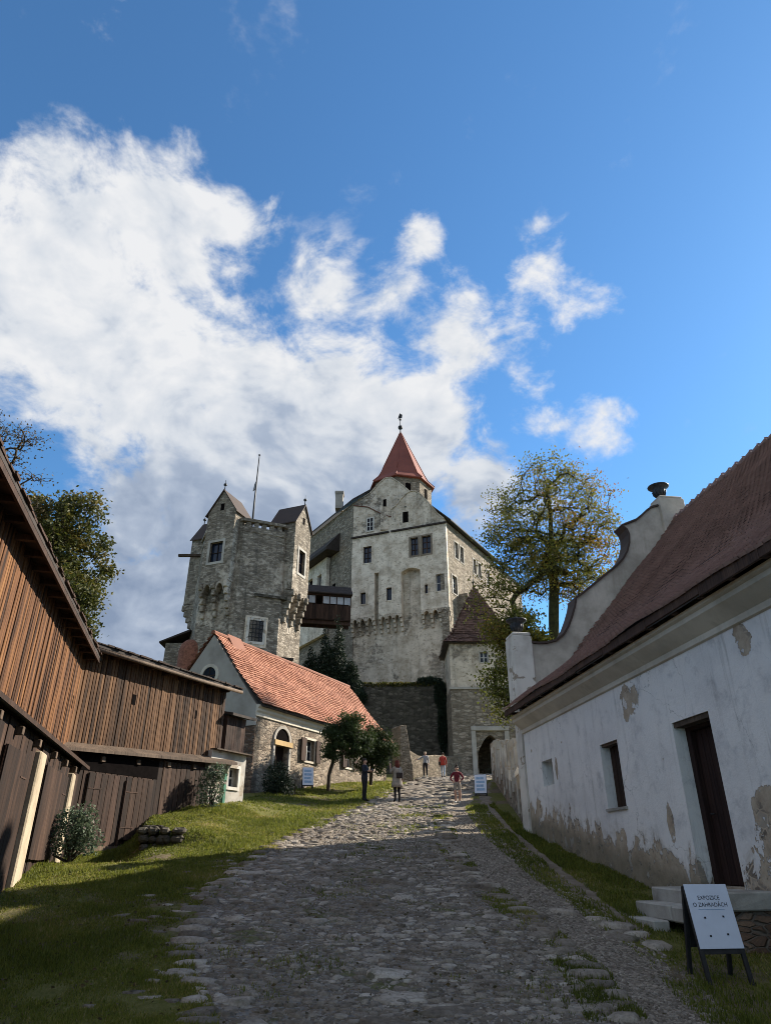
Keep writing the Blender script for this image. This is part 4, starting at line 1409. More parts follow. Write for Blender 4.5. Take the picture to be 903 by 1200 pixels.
MB(TG).add(dk[0] + dk[1] + [(cx, cy, 25.6)], [(3, 2, 1, 0), (0, 1, 5, 4), (1, 2, 6, 5), (2, 3, 7, 6), (3, 0, 4, 7), (4, 5, 8), (5, 6, 8), (6, 7, 8), (7, 4, 8)]).build('roof_deck', 'roof_lead', gt)
for az, w2, dep in ((90, (X1 - X0) / 2 + .45, (Y1 - Y0) / 2), (0, (Y1 - Y0) / 2 + .45, (X1 - X0) / 2), (270, (X1 - X0) / 2 + .45, (Y1 - Y0) / 2), (180, (Y1 - Y0) / 2 + .45, (X1 - X0) / 2)):
    Fp = TG @ frame((cx, cy, 0), az)
    tile_field(fl, Fp, -w2, w2, [(-dep - .5, 19.25), (-dep + .35, 20.15), (-.02, 25.8)], .22, .24, jit=.012, thick=.03, clip=lambda t, w2=w2: (-w2 * (1 - t), w2 * (1 - t)))
tiles_build('roof_tiles', fl, 'tile_gate', gt)
MB(TG).lathe([(.07, 0), (.05, .5), (.14, .6), (.05, .72), (.02, 1.3)], (cx, cy, 25.6), 8).build('finial', 'iron', gt, smooth=True)

# ------------------------------------------------------------------ keep (left tower)
KX, KY_ = -13.4, 63.2
keep = thing('castle_keep', 'massive grey stone keep with gabled bays on corbels and a flagpole', 'tower', (KX, KY_, 10))
TK = Matrix.Translation((-KX, -KY_, -10))
AP = 4.75
def octo(r, z0, z1, rot=22.0):
    vs_ = []
    for k in range(8):
        a = R(rot + 22.5 + 45 * k)
        vs_.append((KX + r / math.cos(R(22.5)) * math.sin(a), KY_ + r / math.cos(R(22.5)) * math.cos(a)))
    return vs_
bot, top = octo(AP + .55, 0, 0), octo(AP, 0, 0)
m = MB(TK)
m.add([(*p, 3.0) for p in bot] + [(*p, 18.0) for p in octo(AP + .15, 0, 0)] + [(*p, 29.2) for p in top],
      [tuple(range(7, -1, -1)), tuple(range(16, 24))] + [(i + 8 * r_, (i + 1) % 8 + 8 * r_, 8 * r_ + 8 + (i + 1) % 8, 8 * r_ + 8 + i) for r_ in (0, 1) for i in range(8)])
m.build('shaft', 'keep_stone', keep)
oc, oi = octo(AP + .12, 0, 0), octo(AP - .4, 0, 0)
def ringband(z0, z1, name, mat, ro, ri):
    a, b = octo(ro, 0, 0), octo(ri, 0, 0)
    m = MB(TK)
    vs_ = [(*p, z0) for p in a] + [(*p, z0) for p in b] + [(*p, z1) for p in a] + [(*p, z1) for p in b]
    fs = []
    for i in range(8):
        j = (i + 1) % 8
        fs += [(i, j, 16 + j, 16 + i), (8 + j, 8 + i, 24 + i, 24 + j), (16 + i, 16 + j, 24 + j, 24 + i), (i, 8 + i, 8 + j, j)]
    m.add(vs_, fs)
    return m.build(name, mat, keep)
ringband(29.201, 29.75, 'parapet_base', 'keep_stone', AP + .05, AP - .5)
ringband(30.25, 30.55, 'parapet_rail', 'keep_stone', AP + .12, AP - .5)
for i in range(8):
    a, b = Vector(octo(AP - .2, 0, 0)[i]), Vector(octo(AP - .2, 0, 0)[(i + 1) % 8])
    for t in (.1, .3, .5, .7, .9):
        p = a.lerp(b, t)
        MB(TK @ Matrix.Translation((p.x, p.y, 0)) @ Matrix.Rotation(math.atan2((b - a).y, (b - a).x), 4, 'Z')).box(-.21, .21, -.18, .18, 29.751, 30.249).build('parapet_block', 'keep_stone', keep)
def keep_bay(az_out, rr, hw, win, label=None):
    """projecting gabled bay; frame x = tangent, -y = outward"""
    F = TK @ frame((KX, KY_, 0), az_out - 90)
    f = rr
    bay = MB(F).box(-hw, hw, -f + .45, -2.8, 24.0, 31.1).build('bay', 'keep_stone', keep)
    holes = [win] if win else []
    MB(F).wall(-hw, hw, 24.0, 31.1, .44, holes, -f).build('bay_front', 'keep_stone', bay)
    MB(F).prism([(-hw, 31.101), (hw, 31.101), (0, 33.4)], 'y', -f, -f + .35).build('bay_gable', 'keep_stone', bay)
    MB(F).box(-.2, .2, -f - .02, -f + .1, 31.3, 32.0).build('slit', 'interior_dark', bay)
    m = MB(F)
    for sgn in (-1, 1):
        m.add([(sgn * (hw + .2), -f - .15, 30.95), (sgn * (hw + .2), -2.75, 30.95), (0, -2.75, 33.55), (0, -f - .15, 33.55),
               (sgn * (hw + .2), -f - .15, 30.85), (sgn * (hw + .2), -2.75, 30.85), (0, -2.75, 33.4), (0, -f - .15, 33.4)],
              [(0, 1, 2, 3), (7, 6, 5, 4), (0, 3, 7, 4), (1, 5, 6, 2), (0, 4, 5, 1)])
    m.build('bay_roof', 'tile_old', bay)
    m = MB(F)
    m.prism([(-hw + .02, 31.101), (hw - .02, 31.101), (0, 33.3)], 'y', -2.9, -2.8)
    m.build('rear_gable', 'keep_stone', bay)
    MB(F).lathe([(.05, 0), (.04, .5), (.16, .6), (.16, .75), (.03, .85), (.02, 1.2)], (0, -f, 33.4), 8).build('finial', 'iron', bay, smooth=True)
    if win:
        window(bay, F, win[0], win[1], win[2], win[3], -f, -1, 'trim_stone', .24, 2, 2, .3, bar='dark_wood', bw=.035)
    # three stepped brackets with arches between them
    for k, xx in enumerate((-hw + .22, 0, hw - .22)):
        m = MB(F)
        for q in range(6):
            zt, dy = 24.0 - q * .62, (f - AP + .25) * (1 - q / 6)
            m.box(xx - .19, xx + .19, -AP + .3 - dy - .25, -AP + .5, zt - .63, zt - .005)
        m.build('bracket', 'keep_stone', bay, bevel=.06)
    for x0, x1 in ((-hw + .47, -.25), (.25, hw - .47)):
        arcp = [(x0 + (x1 - x0) * t, 23.1 + .75 * math.sin(math.pi * t) ** .7) for t in np.linspace(0, 1, 9)]
        MB(F).prism(arcp + [(x1, 23.99), (x0, 23.99)], 'y', -f, -AP + .2).build('arch', 'keep_stone', bay)
    return bay
keep_bay(202, 5.7, 1.55, (-.85, .55, 26.0, 28.0))
keep_bay(112, 5.7, 1.55, (-.6, .6, 26.0, 28.4))
keep_bay(292, 6.4, 1.55, (-.5, .5, 26.0, 28.2))
# weathered wedge between bays and shaft, lower window, lean-to and brick stub on the left
Ff = TK @ frame((KX, KY_, 0), 67)
MB(Ff).box(-1.0, 1.0, -AP - .22, -AP + .1, 18.2, 21.0).build('window_back', 'castle_plaster', keep)
window(keep, Ff, -.62, .62, 18.7, 20.6, -AP - .22, -1, 'white_plaster', .25, 4, 5, -.02, bar='iron', bw=.03)
MB(Ff).box(-1.3, 3.4, -AP - .9, -AP + .1, 17.2, 17.4).build('small_roof', 'slate_dark', keep)
MB(Ff).box(-.4, 2.6, -AP - .25, -AP + .1, 22.9, 23.15).build('ledge', 'dark_stone', keep)
MB(TK).lathe([(1.1, 0), (1.1, 16.9), (.95, 17.5), (.55, 17.9), (.1, 18.0)], (-17.3, 59.9, 1.2), 14).build('brick_turret', 'brick_red', keep, smooth=True)
MB(TK).box(-20.2, -18.2, 61.5, 65, 3, 19.4).build('annex', 'keep_stone', keep)
MB(TK).add([(-20.7, 61.1, 19.3), (-18.0, 61.1, 20.4), (-18.0, 65.4, 20.4), (-20.7, 65.4, 19.3), (-20.7, 61.1, 19.45), (-18.0, 61.1, 20.6), (-18.0, 65.4, 20.6), (-20.7, 65.4, 19.45)],
           [(3, 2, 1, 0), (4, 5, 6, 7), (0, 1, 5, 4), (1, 2, 6, 5), (2, 3, 7, 6), (3, 0, 4, 7)]).build('annex_roof', 'slate_dark', keep)
MB(TK).box(-20.9, -18.3, 63.4, 63.65, 28.9, 29.15).build('spout_beam', 'beam_wood', keep)
fp = thing('flagpole', 'tall thin flagpole on top of the grey keep', 'pole', (-13.4, 61.8, 29.2))
MB().tube([(0, 0, 0), (.0, 0, 5), (.05, 0, 10.6)], [.11, .09, .05], 8).build('pole', 'iron', fp, smooth=True)
MB().lathe([(.0, 0), (.11, .08), (.11, .16), (.0, .24)], (.05, 0, 10.55), 8).build('ball', 'iron', fp, smooth=True)
MB().prism([(-.26, 6.3), (-.02, 6.5), (-.02, 7.5), (-.16, 7.1), (-.2, 6.7)], 'y', -.06, .05).build('furled_flag', 'cloth_grey', fp)

# ------------------------------------------------------------------ palace
PC = (7.46, 74.0, 0.0)
palace = thing('castle_palace', 'pale stone castle palace with gables, corbelled bays and red pointed tower', 'castle', (1.5, 78, 16))
TP = Matrix.Translation((-1.5, -78, -16))
FP = TP @ frame(PC, -68)              # x to the left along the front, y towards the viewer
FQ = TP @ frame(PC, 31)               # x along the right side, y inwards
W = dict(w1=(9.57, 10.66, 33.85, 36.05), w2=(3.52, 4.48, 33.9, 36.2), w3=(1.94, 3.05, 33.9, 36.2), s1=(10.26, 10.93, 28.65, 30.1), s2=(6.93, 7.62, 28.7, 30.25), w4=(.42, 1.44, 29.0, 31.05), w5=(2.45, 2.83, 28.9, 30.0))
MB(FP).wall(0, 12.2, 8, 32.4, -1.0, [(9.1, 9.2, 40, 41)][:0], 0).build('front_wall', 'castle_stone', palace)
MB(FP).wall(0, 12.2, 32.4, 37.5, -1.2, [W['w1'], W['w2'], W['w3']], .80).build('upper_front_wall', 'castle_plaster', palace)
for x0, x1, zt, win in ((9.15, 12.2, 32.39, [W['s1']]), (5.75, 8.6, 32.39, [W['s2']]), (0.0, 3.35, 32.39, [W['w4'], W['w5']])):
    b = MB(FP).wall(x0, x1, 27.0, zt, -.77, win, .80).build('bay', 'castle_plaster', palace)
    n = 4
    for k in range(n):
        xx = x0 + .12 + (x1 - x0 - .24) * k / (n - 1)
        m = MB(FP)
        for q in range(4):
            m.box(xx - .16, xx + .16, .0, .80 - q * .19, 26.99 - (q + 1) * .5, 26.99 - q * .5)
        m.build('corbel', 'castle_stone', b, bevel=.05)
    for k in range(n - 1):
        a = x0 + .12 + (x1 - x0 - .24) * k / (n - 1) + .16
        c = x0 + .12 + (x1 - x0 - .24) * (k + 1) / (n - 1) - .16
        arcp = [(a + (c - a) * t, 26.3 + .55 * math.sin(math.pi * t) ** .6) for t in np.linspace(0, 1, 8)]
        MB(FP).prism(arcp + [(c, 26.98), (a, 26.98)], 'y', .30, .80).build('arch', 'castle_stone', b)
na = [(3.35 + 2.4 * t, 32.0 + .38 * math.sin(math.pi * t)) for t in np.linspace(0, 1, 10)]
MB(FP).prism(na + [(5.75, 32.39), (3.35, 32.39)], 'y', .01, .80).build('niche_arch', 'castle_plaster', palace)
for key, cols, rws in (('w1', 2, 3), ('w2', 2, 3), ('w3', 2, 3), ('s1', 1, 1), ('s2', 1, 1), ('w4', 2, 2), ('w5', 1, 2)):
    x0, x1, z0, z1 = W[key]
    window(palace, FP, x0, x1, z0, z1, .80, 1, 'brown_stone' if key in ('w2', 'w3') else 'castle_plaster', .2 if key in ('w2', 'w3') else .12, cols, rws, .25, bar='window_white' if key == 'w4' else 'dark_wood')
# string course, gables
MB(FP).box(-.1, 6.95, .801, 1.0, 37.42, 37.62).box(7.25, 12.3, .801, 1.02, 37.42, 37.62).build('string_course', 'slate_dark', palace)
MB(FP).wall(-0.0, 12.2, 37.5, 37.75, -.9, [], .79).build('band', 'castle_stone', palace)
gr = [(.0, 37.751), (.25, 38.1), (1.0, 38.9), (2.1, 40.6), (3.0, 41.9), (3.7, 42.5), (4.3, 42.65), (4.9, 42.45), (5.6, 41.8), (6.3, 41.0), (6.95, 40.6), (6.95, 37.751)]
MB(FP).prism(gr, 'y', -.1, .74).build('right_gable', 'castle_stone', palace)
gl_ = [(7.0, 37.751), (7.0, 39.6), (8.1, 40.1), (10.2, 41.6), (12.2, 42.2), (12.2, 37.751)]
MB(FP).prism(gl_, 'y', -.2, .60).build('left_gable', 'castle_stone', palace)
MB(FP).box(9.37, 10.31, .605, .63, 38.2, 40.1).build('gable_window_back', 'interior_dark', palace)
window(palace, FP, 9.42, 10.26, 38.25, 40.0, .64, 1, 'white_plaster', .13, 2, 3, -.01)
MB(FP).box(4.73, 5.45, .70, .765, 38.5, 39.95).build('gable_opening', 'interior_dark', palace)
MB(FP).lathe([(.0, 0), (.18, .02), (.18, .04), (0, .06)], (5.1, .72, 40.6), 8).build('gable_hole', 'interior_dark', palace)
gbk = [(12.35, 37.0), (12.35, 43.75), (11.4, 44.05), (10.5, 44.5), (9.2, 45.75), (8.4, 46.3), (7.6, 46.2), (6.6, 45.3), (5.6, 44.2), (4.6, 43.0), (2.5, 40.6), (1.0, 38.8), (1.0, 37.0)]
MB(FP).prism(gbk, 'y', -1.6, -.9).build('rear_gable', 'castle_stone', palace)
MB(FP).box(8.3, 8.75, -.92, -.87, 41.8, 43.2).build('gable_slit', 'interior_dark', palace)
# copings
def strip_coping(F, pts, y0, y1, th, name, mat, parent):
    P = [Vector((a, 0, b)) for a, b in pts]
    m = MB(F)
    for i in range(len(P) - 1):
        t = (P[i + 1] - P[i]).normalized()
        nn = Vector((-t.z, 0, t.x))
        if nn.z < 0:
            nn = -nn
        q = [P[i] + nn * .01, P[i + 1] + nn * .01, P[i + 1] + nn * th, P[i] + nn * th]
        m.add([(a.x, y0, a.z) for a in q] + [(a.x, y1, a.z) for a in q], [(3, 2, 1, 0), (4, 5, 6, 7), (0, 1, 5, 4), (2, 3, 7, 6), (1, 2, 6, 5), (3, 0, 4, 7)])
    return m.build(name, mat, parent, kind='stuff', fix=False)
strip_coping(FP, gr[1:-1], -.2, .85, .12, 'gable_coping', 'castle_stone', palace)
strip_coping(FP, gl_[1:-1], -.3, .72, .10, 'gable_coping', 'tile_brown', palace)
strip_coping(FP, gbk[1:-3], -1.7, -.8, .12, 'gable_coping', 'castle_stone', palace)
# right side
RWN = [(1.6, 2.55, 33.9, 36.0), (3.1, 4.05, 33.9, 36.0), (6.9, 7.8, 33.7, 35.7), (8.4, 9.3, 33.7, 35.7), (11.2, 12.1, 33.7, 35.7), (.45, 1.75, 29.1, 31.3)]
MB(FQ).wall(-.78, 24, 8, 37.75, .9, RWN, -.05).build('right_wall', 'castle_bare', palace)
for q in RWN:
    window(palace, FQ, *q, -.05, -1, 'trim_stone', .14, 2, 3, .25)
MB(FQ).add([(-.5, -.7, 37.8), (24.5, -.7, 37.8), (24.5, 3.9, 42.5), (-.1, 3.9, 42.5), (24.5, 7.5, 40.0), (.5, 7.5, 40.0), (-.5, -.7, 37.95), (24.5, -.7, 37.95), (24.5, 3.9, 42.7), (-.1, 3.9, 42.7), (24.5, 7.5, 40.2), (.5, 7.5, 40.2)],
           [(0, 1, 2, 3), (3, 2, 4, 5), (6, 9, 8, 7), (9, 11, 10, 8), (0, 6, 7, 1), (0, 3, 9, 6), (3, 5, 11, 9), (1, 7, 8, 2), (2, 8, 10, 4), (4, 10, 11, 5)]).build('roof', 'slate_dark', palace)
MB(FQ).box(2.2, 5.2, -1.1, -.06, 26.6, 29.4).build('bay', 'castle_bare', palace)
# tower with the red spire
TX, TY = 2.15, 82.5
def ngon(r, z, n=8, rot=10):
    return [(TX + r * math.sin(R(rot + 360 / n * k)), TY + r * math.cos(R(rot + 360 / n * k)), z) for k in range(n)]
m = MB(TP)
m.add(ngon(4.15, 36) + ngon(4.15, 47.1), [tuple(range(7, -1, -1)), tuple(range(8, 16))] + [(i, (i + 1) % 8, 8 + (i + 1) % 8, 8 + i) for i in range(8)])
tw = m.build('tower', 'castle_bare', palace)
m = MB(TP)
rings = [ngon(4.6, 46.85), ngon(4.6, 47.0), ngon(3.7, 48.0), ngon(2.9, 49.8), ngon(.12, 56.4)]
m.add([p for r_ in rings for p in r_], [tuple(range(7, -1, -1)), tuple(range(32, 40))] + [(8 * j + i, 8 * j + (i + 1) % 8, 8 * j + 8 + (i + 1) % 8, 8 * j + 8 + i) for j in range(4) for i in range(8)])
spire = m.build('spire', 'tile_red', tw)
m = MB(TP)
for i in range(8):
    m.tube([r_[i] for r_ in rings[1:]], [.12, .11, .1, .06], 6)
m.build('hip_tiles', 'tile_red', spire, kind='stuff')
MB(TP).lathe([(.10, 0), (.07, 1.0), (.3, 1.15), (.34, 1.35), (.3, 1.55), (.07, 1.7), (.05, 2.6), (.22, 2.7), (.05, 2.85), (.03, 3.9)], (TX, TY, 56.0), 10).build('finial', 'iron', spire, smooth=True)
MB(TP).prism([(TX - .35, 58.9), (TX + .25, 59.0), (TX + .3, 59.6), (TX - .1, 59.8)], 'y', TY - .02, TY + .02).build('weather_vane', 'iron', spire)
for k in range(8):
    a = R(10 + 22.5 + 45 * k)
    d_ = 4.15 * math.cos(R(22.5))
    Fw = TP @ Matrix.Translation((TX + d_ * math.sin(a), TY + d_ * math.cos(a), 0)) @ Matrix.Rotation(-a, 4, 'Z')
    MB(Fw).box(-.35, .35, -.1, .04, 44.6, 46.0).build('tower_opening', 'interior_dark', tw)
# left wing
FW = TP @ frame((-4.0, 78.75, 0), -32)
MB(FW).wall(-.3, 16, 8, 43.2, -.9, [(9.0, 10.0, 31.5, 34.5)], 0).build('wing_wall', 'castle_bare', palace)
MB(FW).add([(-.4, .55, 43.1), (16.4, .55, 43.1), (16.4, -6, 48.5), (-.4, -6, 48.5), (-.4, .55, 43.35), (16.4, .55, 43.35), (16.4, -6, 48.8), (-.4, -6, 48.8)],
           [(0, 1, 2, 3), (7, 6, 5, 4), (0, 4, 5, 1), (1, 5, 6, 2), (2, 6, 7, 3), (3, 7, 4, 0)]).build('wing_roof', 'slate_dark', palace)
MB(FW).prism([(.01, 40.3), (1.9, 37.9), (1.9, 37.5), (.01, 37.6)], 'x', 3.8, 16).build('skirt_roof', 'slate_dark', palace)
lg = MB(FW).wall(6.2, 16, 27, 37.5, -.5, [(7.6, 8.8, 32.6, 35.6), (10.2, 11.8, 31.6, 35.9)], .6).build('loggia', 'castle_plaster', palace)
MB(FW).box(7.6, 8.8, .12, .2, 32.6, 35.6).build('loggia_pane', 'glass', lg)
MB(FW).box(10.2, 11.8, .12, .2, 31.6, 35.9).build('loggia_back', 'interior_dark', lg)
MB(FW).box(4.6, 5.3, .01, .05, 31.4, 33.4).build('wing_slit', 'interior_dark', palace)
MB(TP).box(-6.8, -5.8, 82, 83.2, 44, 46.3).box(-6.9, -5.7, 81.9, 83.3, 46.301, 46.6).build('chimney', 'grey_plaster', palace)
MB(TP).box(-.6, 1.0, 76.2, 76.9, 38, 41.2).build('chimney_stub', 'castle_stone', palace)

# ------------------------------------------------------------------ covered bridge
cb = thing('covered_bridge', 'dark wooden covered bridge with a row of small windows between keep and palace', 'bridge', (-6.5, 70.3, 24))
FBr = Matrix.Translation((6.5, -70.3, -24)) @ frame((-9.0, 69.2, 0), 78)
MB(FBr).box(0, 5.4, .0, 1.9, 24.3, 24.6).box(0, 5.4, .05, .1, 24.6, 26.0).box(0, 5.4, 1.8, 1.85, 24.6, 27.4).build('core', 'dark_wood', cb)
for i in range(22):
    MB(FBr).box(i * .245, i * .245 + .235, -.02 - random.uniform(0, .015), .045, 24.4, 26.0).build('board', 'dark_wood', cb)
for i in range(8):
    MB(FBr).box(i * .76 + (.0), i * .76 + .08, -.01, .12, 26.001, 27.0).build('mullion', 'dark_wood', cb)
for i in range(7):
    if i != 2:
        MB(FBr).box(i * .76 + .09, i * .76 + .75, .05, .08, 26.15, 26.95).build('pane', 'bridge_pane', cb)
MB(FBr).box(0, 5.4, -.02, .12, 27.001, 27.3).build('head_beam', 'dark_wood', cb)
MB(FBr).prism([(-.45, 27.25), (.95, 28.5), (2.35, 27.25), (2.35, 27.15), (-.45, 27.15)], 'x', -.1, 5.5).build('roof', 'slate_dark', cb)
MB(FBr).box(0, 5.4, .2, .5, 23.9, 24.299).box(0, 5.4, 1.4, 1.7, 23.9, 24.299).build('girder', 'dark_wood', cb)


# ------------------------------------------------------------------ vegetation
def leaf_mesh(name, P, size, mat, rnd=None, flat=0.0, aspect=.6):
    n = len(P)
    a = rng.normal(size=(n, 3))
    a[:, 2] *= (1 - flat)
    a /= np.linalg.norm(a, axis=1)[:, None] + 1e-9
    b = np.cross(a, rng.normal(size=(n, 3)))
    b /= np.linalg.norm(b, axis=1)[:, None] + 1e-9
    s = size * rng.uniform(.6, 1.25, n)[:, None]
    nrm = np.cross(a, b)
    V = np.stack([P - a * s * .5, P + b * s * .5 * aspect + nrm * s * .08, P + a * s * .5, P - b * s * .5 * aspect + nrm * s * .08], 1).reshape(-1, 3)
    F = np.arange(n * 4).reshape(-1, 4)
    return np_mesh(name, V, F, mat, rng.random(n) if rnd is None else np.clip(rnd, 0, 1))


def grow(trunk, targets, tip=.012, wob=.12, seed=0, gravity=0.0):
    """skeleton: each target is reached from the nearest suitable node; returns nodes, parents, tip ids"""
    r = np.random.default_rng(seed)
    nodes = [np.array(p, float) for p in trunk]
    par = [-1] + list(range(len(trunk) - 1))
    tips = []
    base = nodes[0]
    order = np.argsort([np.linalg.norm(t - nodes[-1]) + 0.35 * np.linalg.norm(t - base) for t in targets])
    for i in order:
        t = np.asarray(targets[i], float)
        A = np.array(nodes)
        d = np.linalg.norm(A - t, axis=1)
        pen = np.where(A[:, 2] > t[2] + .3, 1.6, 1.0) * d + .22 * np.linalg.norm(A - nodes[len(trunk) - 1], axis=1)
        pen[:max(1, len(trunk) // 2)] += 3
        k = int(np.argmin(pen))
        p0 = nodes[k]
        L = np.linalg.norm(t - p0)
        steps = max(2, int(L / .55))
        prev = k
        side = r.normal(size=3) * wob * L
        for s in range(1, steps + 1):
            f = s / steps
            q = p0 + (t - p0) * f + side * math.sin(math.pi * f) * .5 + np.array([0, 0, 1]) * (.16 * L * math.sin(math.pi * f)) + r.normal(size=3) * .04
            nodes.append(q)
            par.append(prev)
            prev = len(nodes) - 1
        tips.append(prev)
    return nodes, par, tips


def tree(name, label, trunk, targets, leafm, n_leaf, size, spread, tip=.013, bark='bark', cat='tree', seed=0, group=None, tone=None, twigs=3, power=2.3, r0=None, outer=.5):
    base = Vector(trunk[0])
    t = thing(name, label, cat, base, 0, group)
    nodes, par, tips = grow(trunk, targets, seed=seed)
    r = np.random.default_rng(seed + 5)
    # twigs
    for ti in list(tips):
        for _ in range(twigs):
            d = r.normal(size=3)
            d[2] = abs(d[2]) * .7
            d *= r.uniform(.4, 1.0) * spread * 1.2 / np.linalg.norm(d)
            nodes.append(nodes[ti] + d * .55 + r.normal(size=3) * .05)
            par.append(ti)
            nodes.append(nodes[ti] + d)
            par.append(len(nodes) - 2)
    n = len(nodes)
    wgt = np.zeros(n)
    ch = [0] * n
    for i in range(n):
        if par[i] >= 0:
            ch[par[i]] += 1
    rad = np.zeros(n)
    for i in range(n - 1, -1, -1):
        if ch[i] == 0:
            wgt[i] = tip ** power
        if par[i] >= 0:
            wgt[par[i]] += wgt[i]
    rad = wgt ** (1 / power)
    if r0:
        k = r0 / rad[0]
        rad = np.where(rad > tip * 1.5, rad * (1 + (k - 1) * np.clip((rad - tip) / (rad[0] - tip), 0, 1)), rad)
    B = np.array(base)
    m = MB()
    for i in range(1, n):
        p, q = nodes[par[i]] - B, nodes[i] - B
        m.tube([p, q], [max(rad[i], min(rad[par[i]], rad[i] * 1.5)), rad[i]], 7 if rad[i] > .08 else (5 if rad[i] > .03 else 3), cap=False)
    m.build('trunk', bark, t, smooth=True, fix=False)
    src = np.array([nodes[i] for i in tips] + [nodes[i] for i in range(n) if ch[i] == 0])
    pick = src[r.integers(0, len(src), n_leaf)]
    L = pick + r.normal(size=(n_leaf, 3)) * spread * np.array([outer, outer, outer * .8])
    rn = r.random(n_leaf) * .55 + .225
    low = np.array([.5 + .5 * math.sin(p[0] * 1.3 + 2 * p[2]) * math.sin(p[1] * 1.1 + p[2]) for p in L]) if n_leaf < 60000 else 0.5
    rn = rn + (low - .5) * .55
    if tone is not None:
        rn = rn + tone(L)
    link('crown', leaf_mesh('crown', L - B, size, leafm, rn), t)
    return t


def blob_points(ells, n, seed, shell=.0):
    r = np.random.default_rng(seed)
    out = []
    vol = np.array([e[3] * e[4] * e[5] for e in ells])
    for e, c in zip(ells, (n * vol / vol.sum()).astype(int) + 1):
        d = r.normal(size=(c, 3))
        d /= np.linalg.norm(d, axis=1)[:, None]
        rr = r.uniform(shell, 1, c) ** (1 / 3)
        out.append(np.array(e[:3]) + d * rr[:, None] * np.array(e[3:6]))
    return np.concatenate(out)


# big autumn tree behind the curved gable
ell = [(10.3, 38, 19.8, 4.0, 3.4, 4.5), (12.4, 38.2, 17.0, 2.3, 2.0, 2.6), (8.0, 37.6, 17.2, 2.3, 2.0, 2.4), (6.4, 37.2, 14.4, 1.5, 1.4, 1.6), (12.9, 38, 14.8, 1.6, 1.4, 1.0), (6.5, 36.2, 10.4, 1.0, 1.0, 2.8), (5.9, 36.2, 12.6, .8, .8, 1.0)]
tree('autumn_tree', 'tall autumn tree with thinning yellow and brown leaves behind the curved gable', [(9.75, 38, 4.6), (9.7, 38, 7.5), (9.6, 38, 10.5), (9.6, 38, 12.6), (9.75, 38, 14.2), (10.0, 38.1, 16.0), (10.1, 38.1, 18.5), (10.3, 38.0, 21.0)],
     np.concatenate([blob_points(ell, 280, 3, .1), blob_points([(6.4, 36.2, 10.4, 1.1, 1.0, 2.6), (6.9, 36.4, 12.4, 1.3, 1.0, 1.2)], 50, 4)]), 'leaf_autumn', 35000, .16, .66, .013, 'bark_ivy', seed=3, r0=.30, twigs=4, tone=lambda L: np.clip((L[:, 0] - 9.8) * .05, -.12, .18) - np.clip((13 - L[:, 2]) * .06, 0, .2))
ell = [(7.7, 36.5, 12.6, 1.3, 1.2, 1.0), (8.9, 37, 11.9, 1.2, 1.0, 1.0)]
tree('shrub', 'yellow-green bush at the foot of the autumn tree above the gable hollow', [(8.2, 36.6, 5), (8.2, 36.6, 8), (8.1, 36.6, 11)], blob_points(ell, 40, 5), 'leaf_yellow', 5000, .2, .5, .012, cat='bush', seed=6, twigs=2)
# trees behind the barn
ell = [(-15.4, 30, 14.2, 2.2, 2.0, 3.4), (-14.5, 30, 11.8, 1.6, 1.5, 1.8), (-16.8, 30.2, 13.5, 2.4, 2, 4.0), (-16.3, 30, 16.6, 1.3, 1.2, 1.4), (-15.5, 30, 10, 2.5, 2, 2)]
tree('olive_tree', 'dense olive and brown tree rising behind the barn roof corner', [(-15.5, 30, 3.5), (-15.5, 30, 6), (-15.4, 30, 9), (-15.4, 30, 12)],
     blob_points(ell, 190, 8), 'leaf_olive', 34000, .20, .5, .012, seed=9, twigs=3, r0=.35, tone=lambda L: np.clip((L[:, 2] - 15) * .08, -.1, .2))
ell = [(-18.0, 26.5, 18.0, 2.0, 1.6, 2.2), (-16.4, 26.5, 15.6, 1.2, 1.2, 2.0), (-19, 26, 15, 2, 2, 3)]
tree('bare_tree', 'half bare dark tree at the far left above the barn roof', [(-18.5, 26, 2.5), (-18.4, 26, 7), (-18.2, 26, 11), (-18.1, 26, 14)],
     blob_points(ell, 130, 12), 'leaf_brown', 4200, .13, .6, .012, seed=13, twigs=6, r0=.3)


def shrub(name, label, ells, n, size, mat, stem, cat='bush', group=None, seed=0, tone=None):
    t = thing(name, label, cat, stem, 0, group)
    B = np.array(stem)
    r = np.random.default_rng(seed)
    P = blob_points(ells, n, seed)
    P = P + r.normal(size=P.shape) * .05
    rn = r.random(len(P)) * .7 + .15 + .25 * np.sin(P[:, 0] * 5 + P[:, 2] * 4) * .5
    link('foliage', leaf_mesh('foliage', P - B, size, mat, rn), t)
    m = MB()
    for k in range(7):
        e = ells[k % len(ells)]
        q = np.array(e[:3]) + r.normal(size=3) * np.array(e[3:6]) * .4 - B
        m.tube([(r.normal() * .05, r.normal() * .05, -.1), tuple(q * .5 + r.normal(size=3) * .06), tuple(q)], [.035, .025, .01], 5)
    m.build('stem', 'bark', t, smooth=True)
    return t


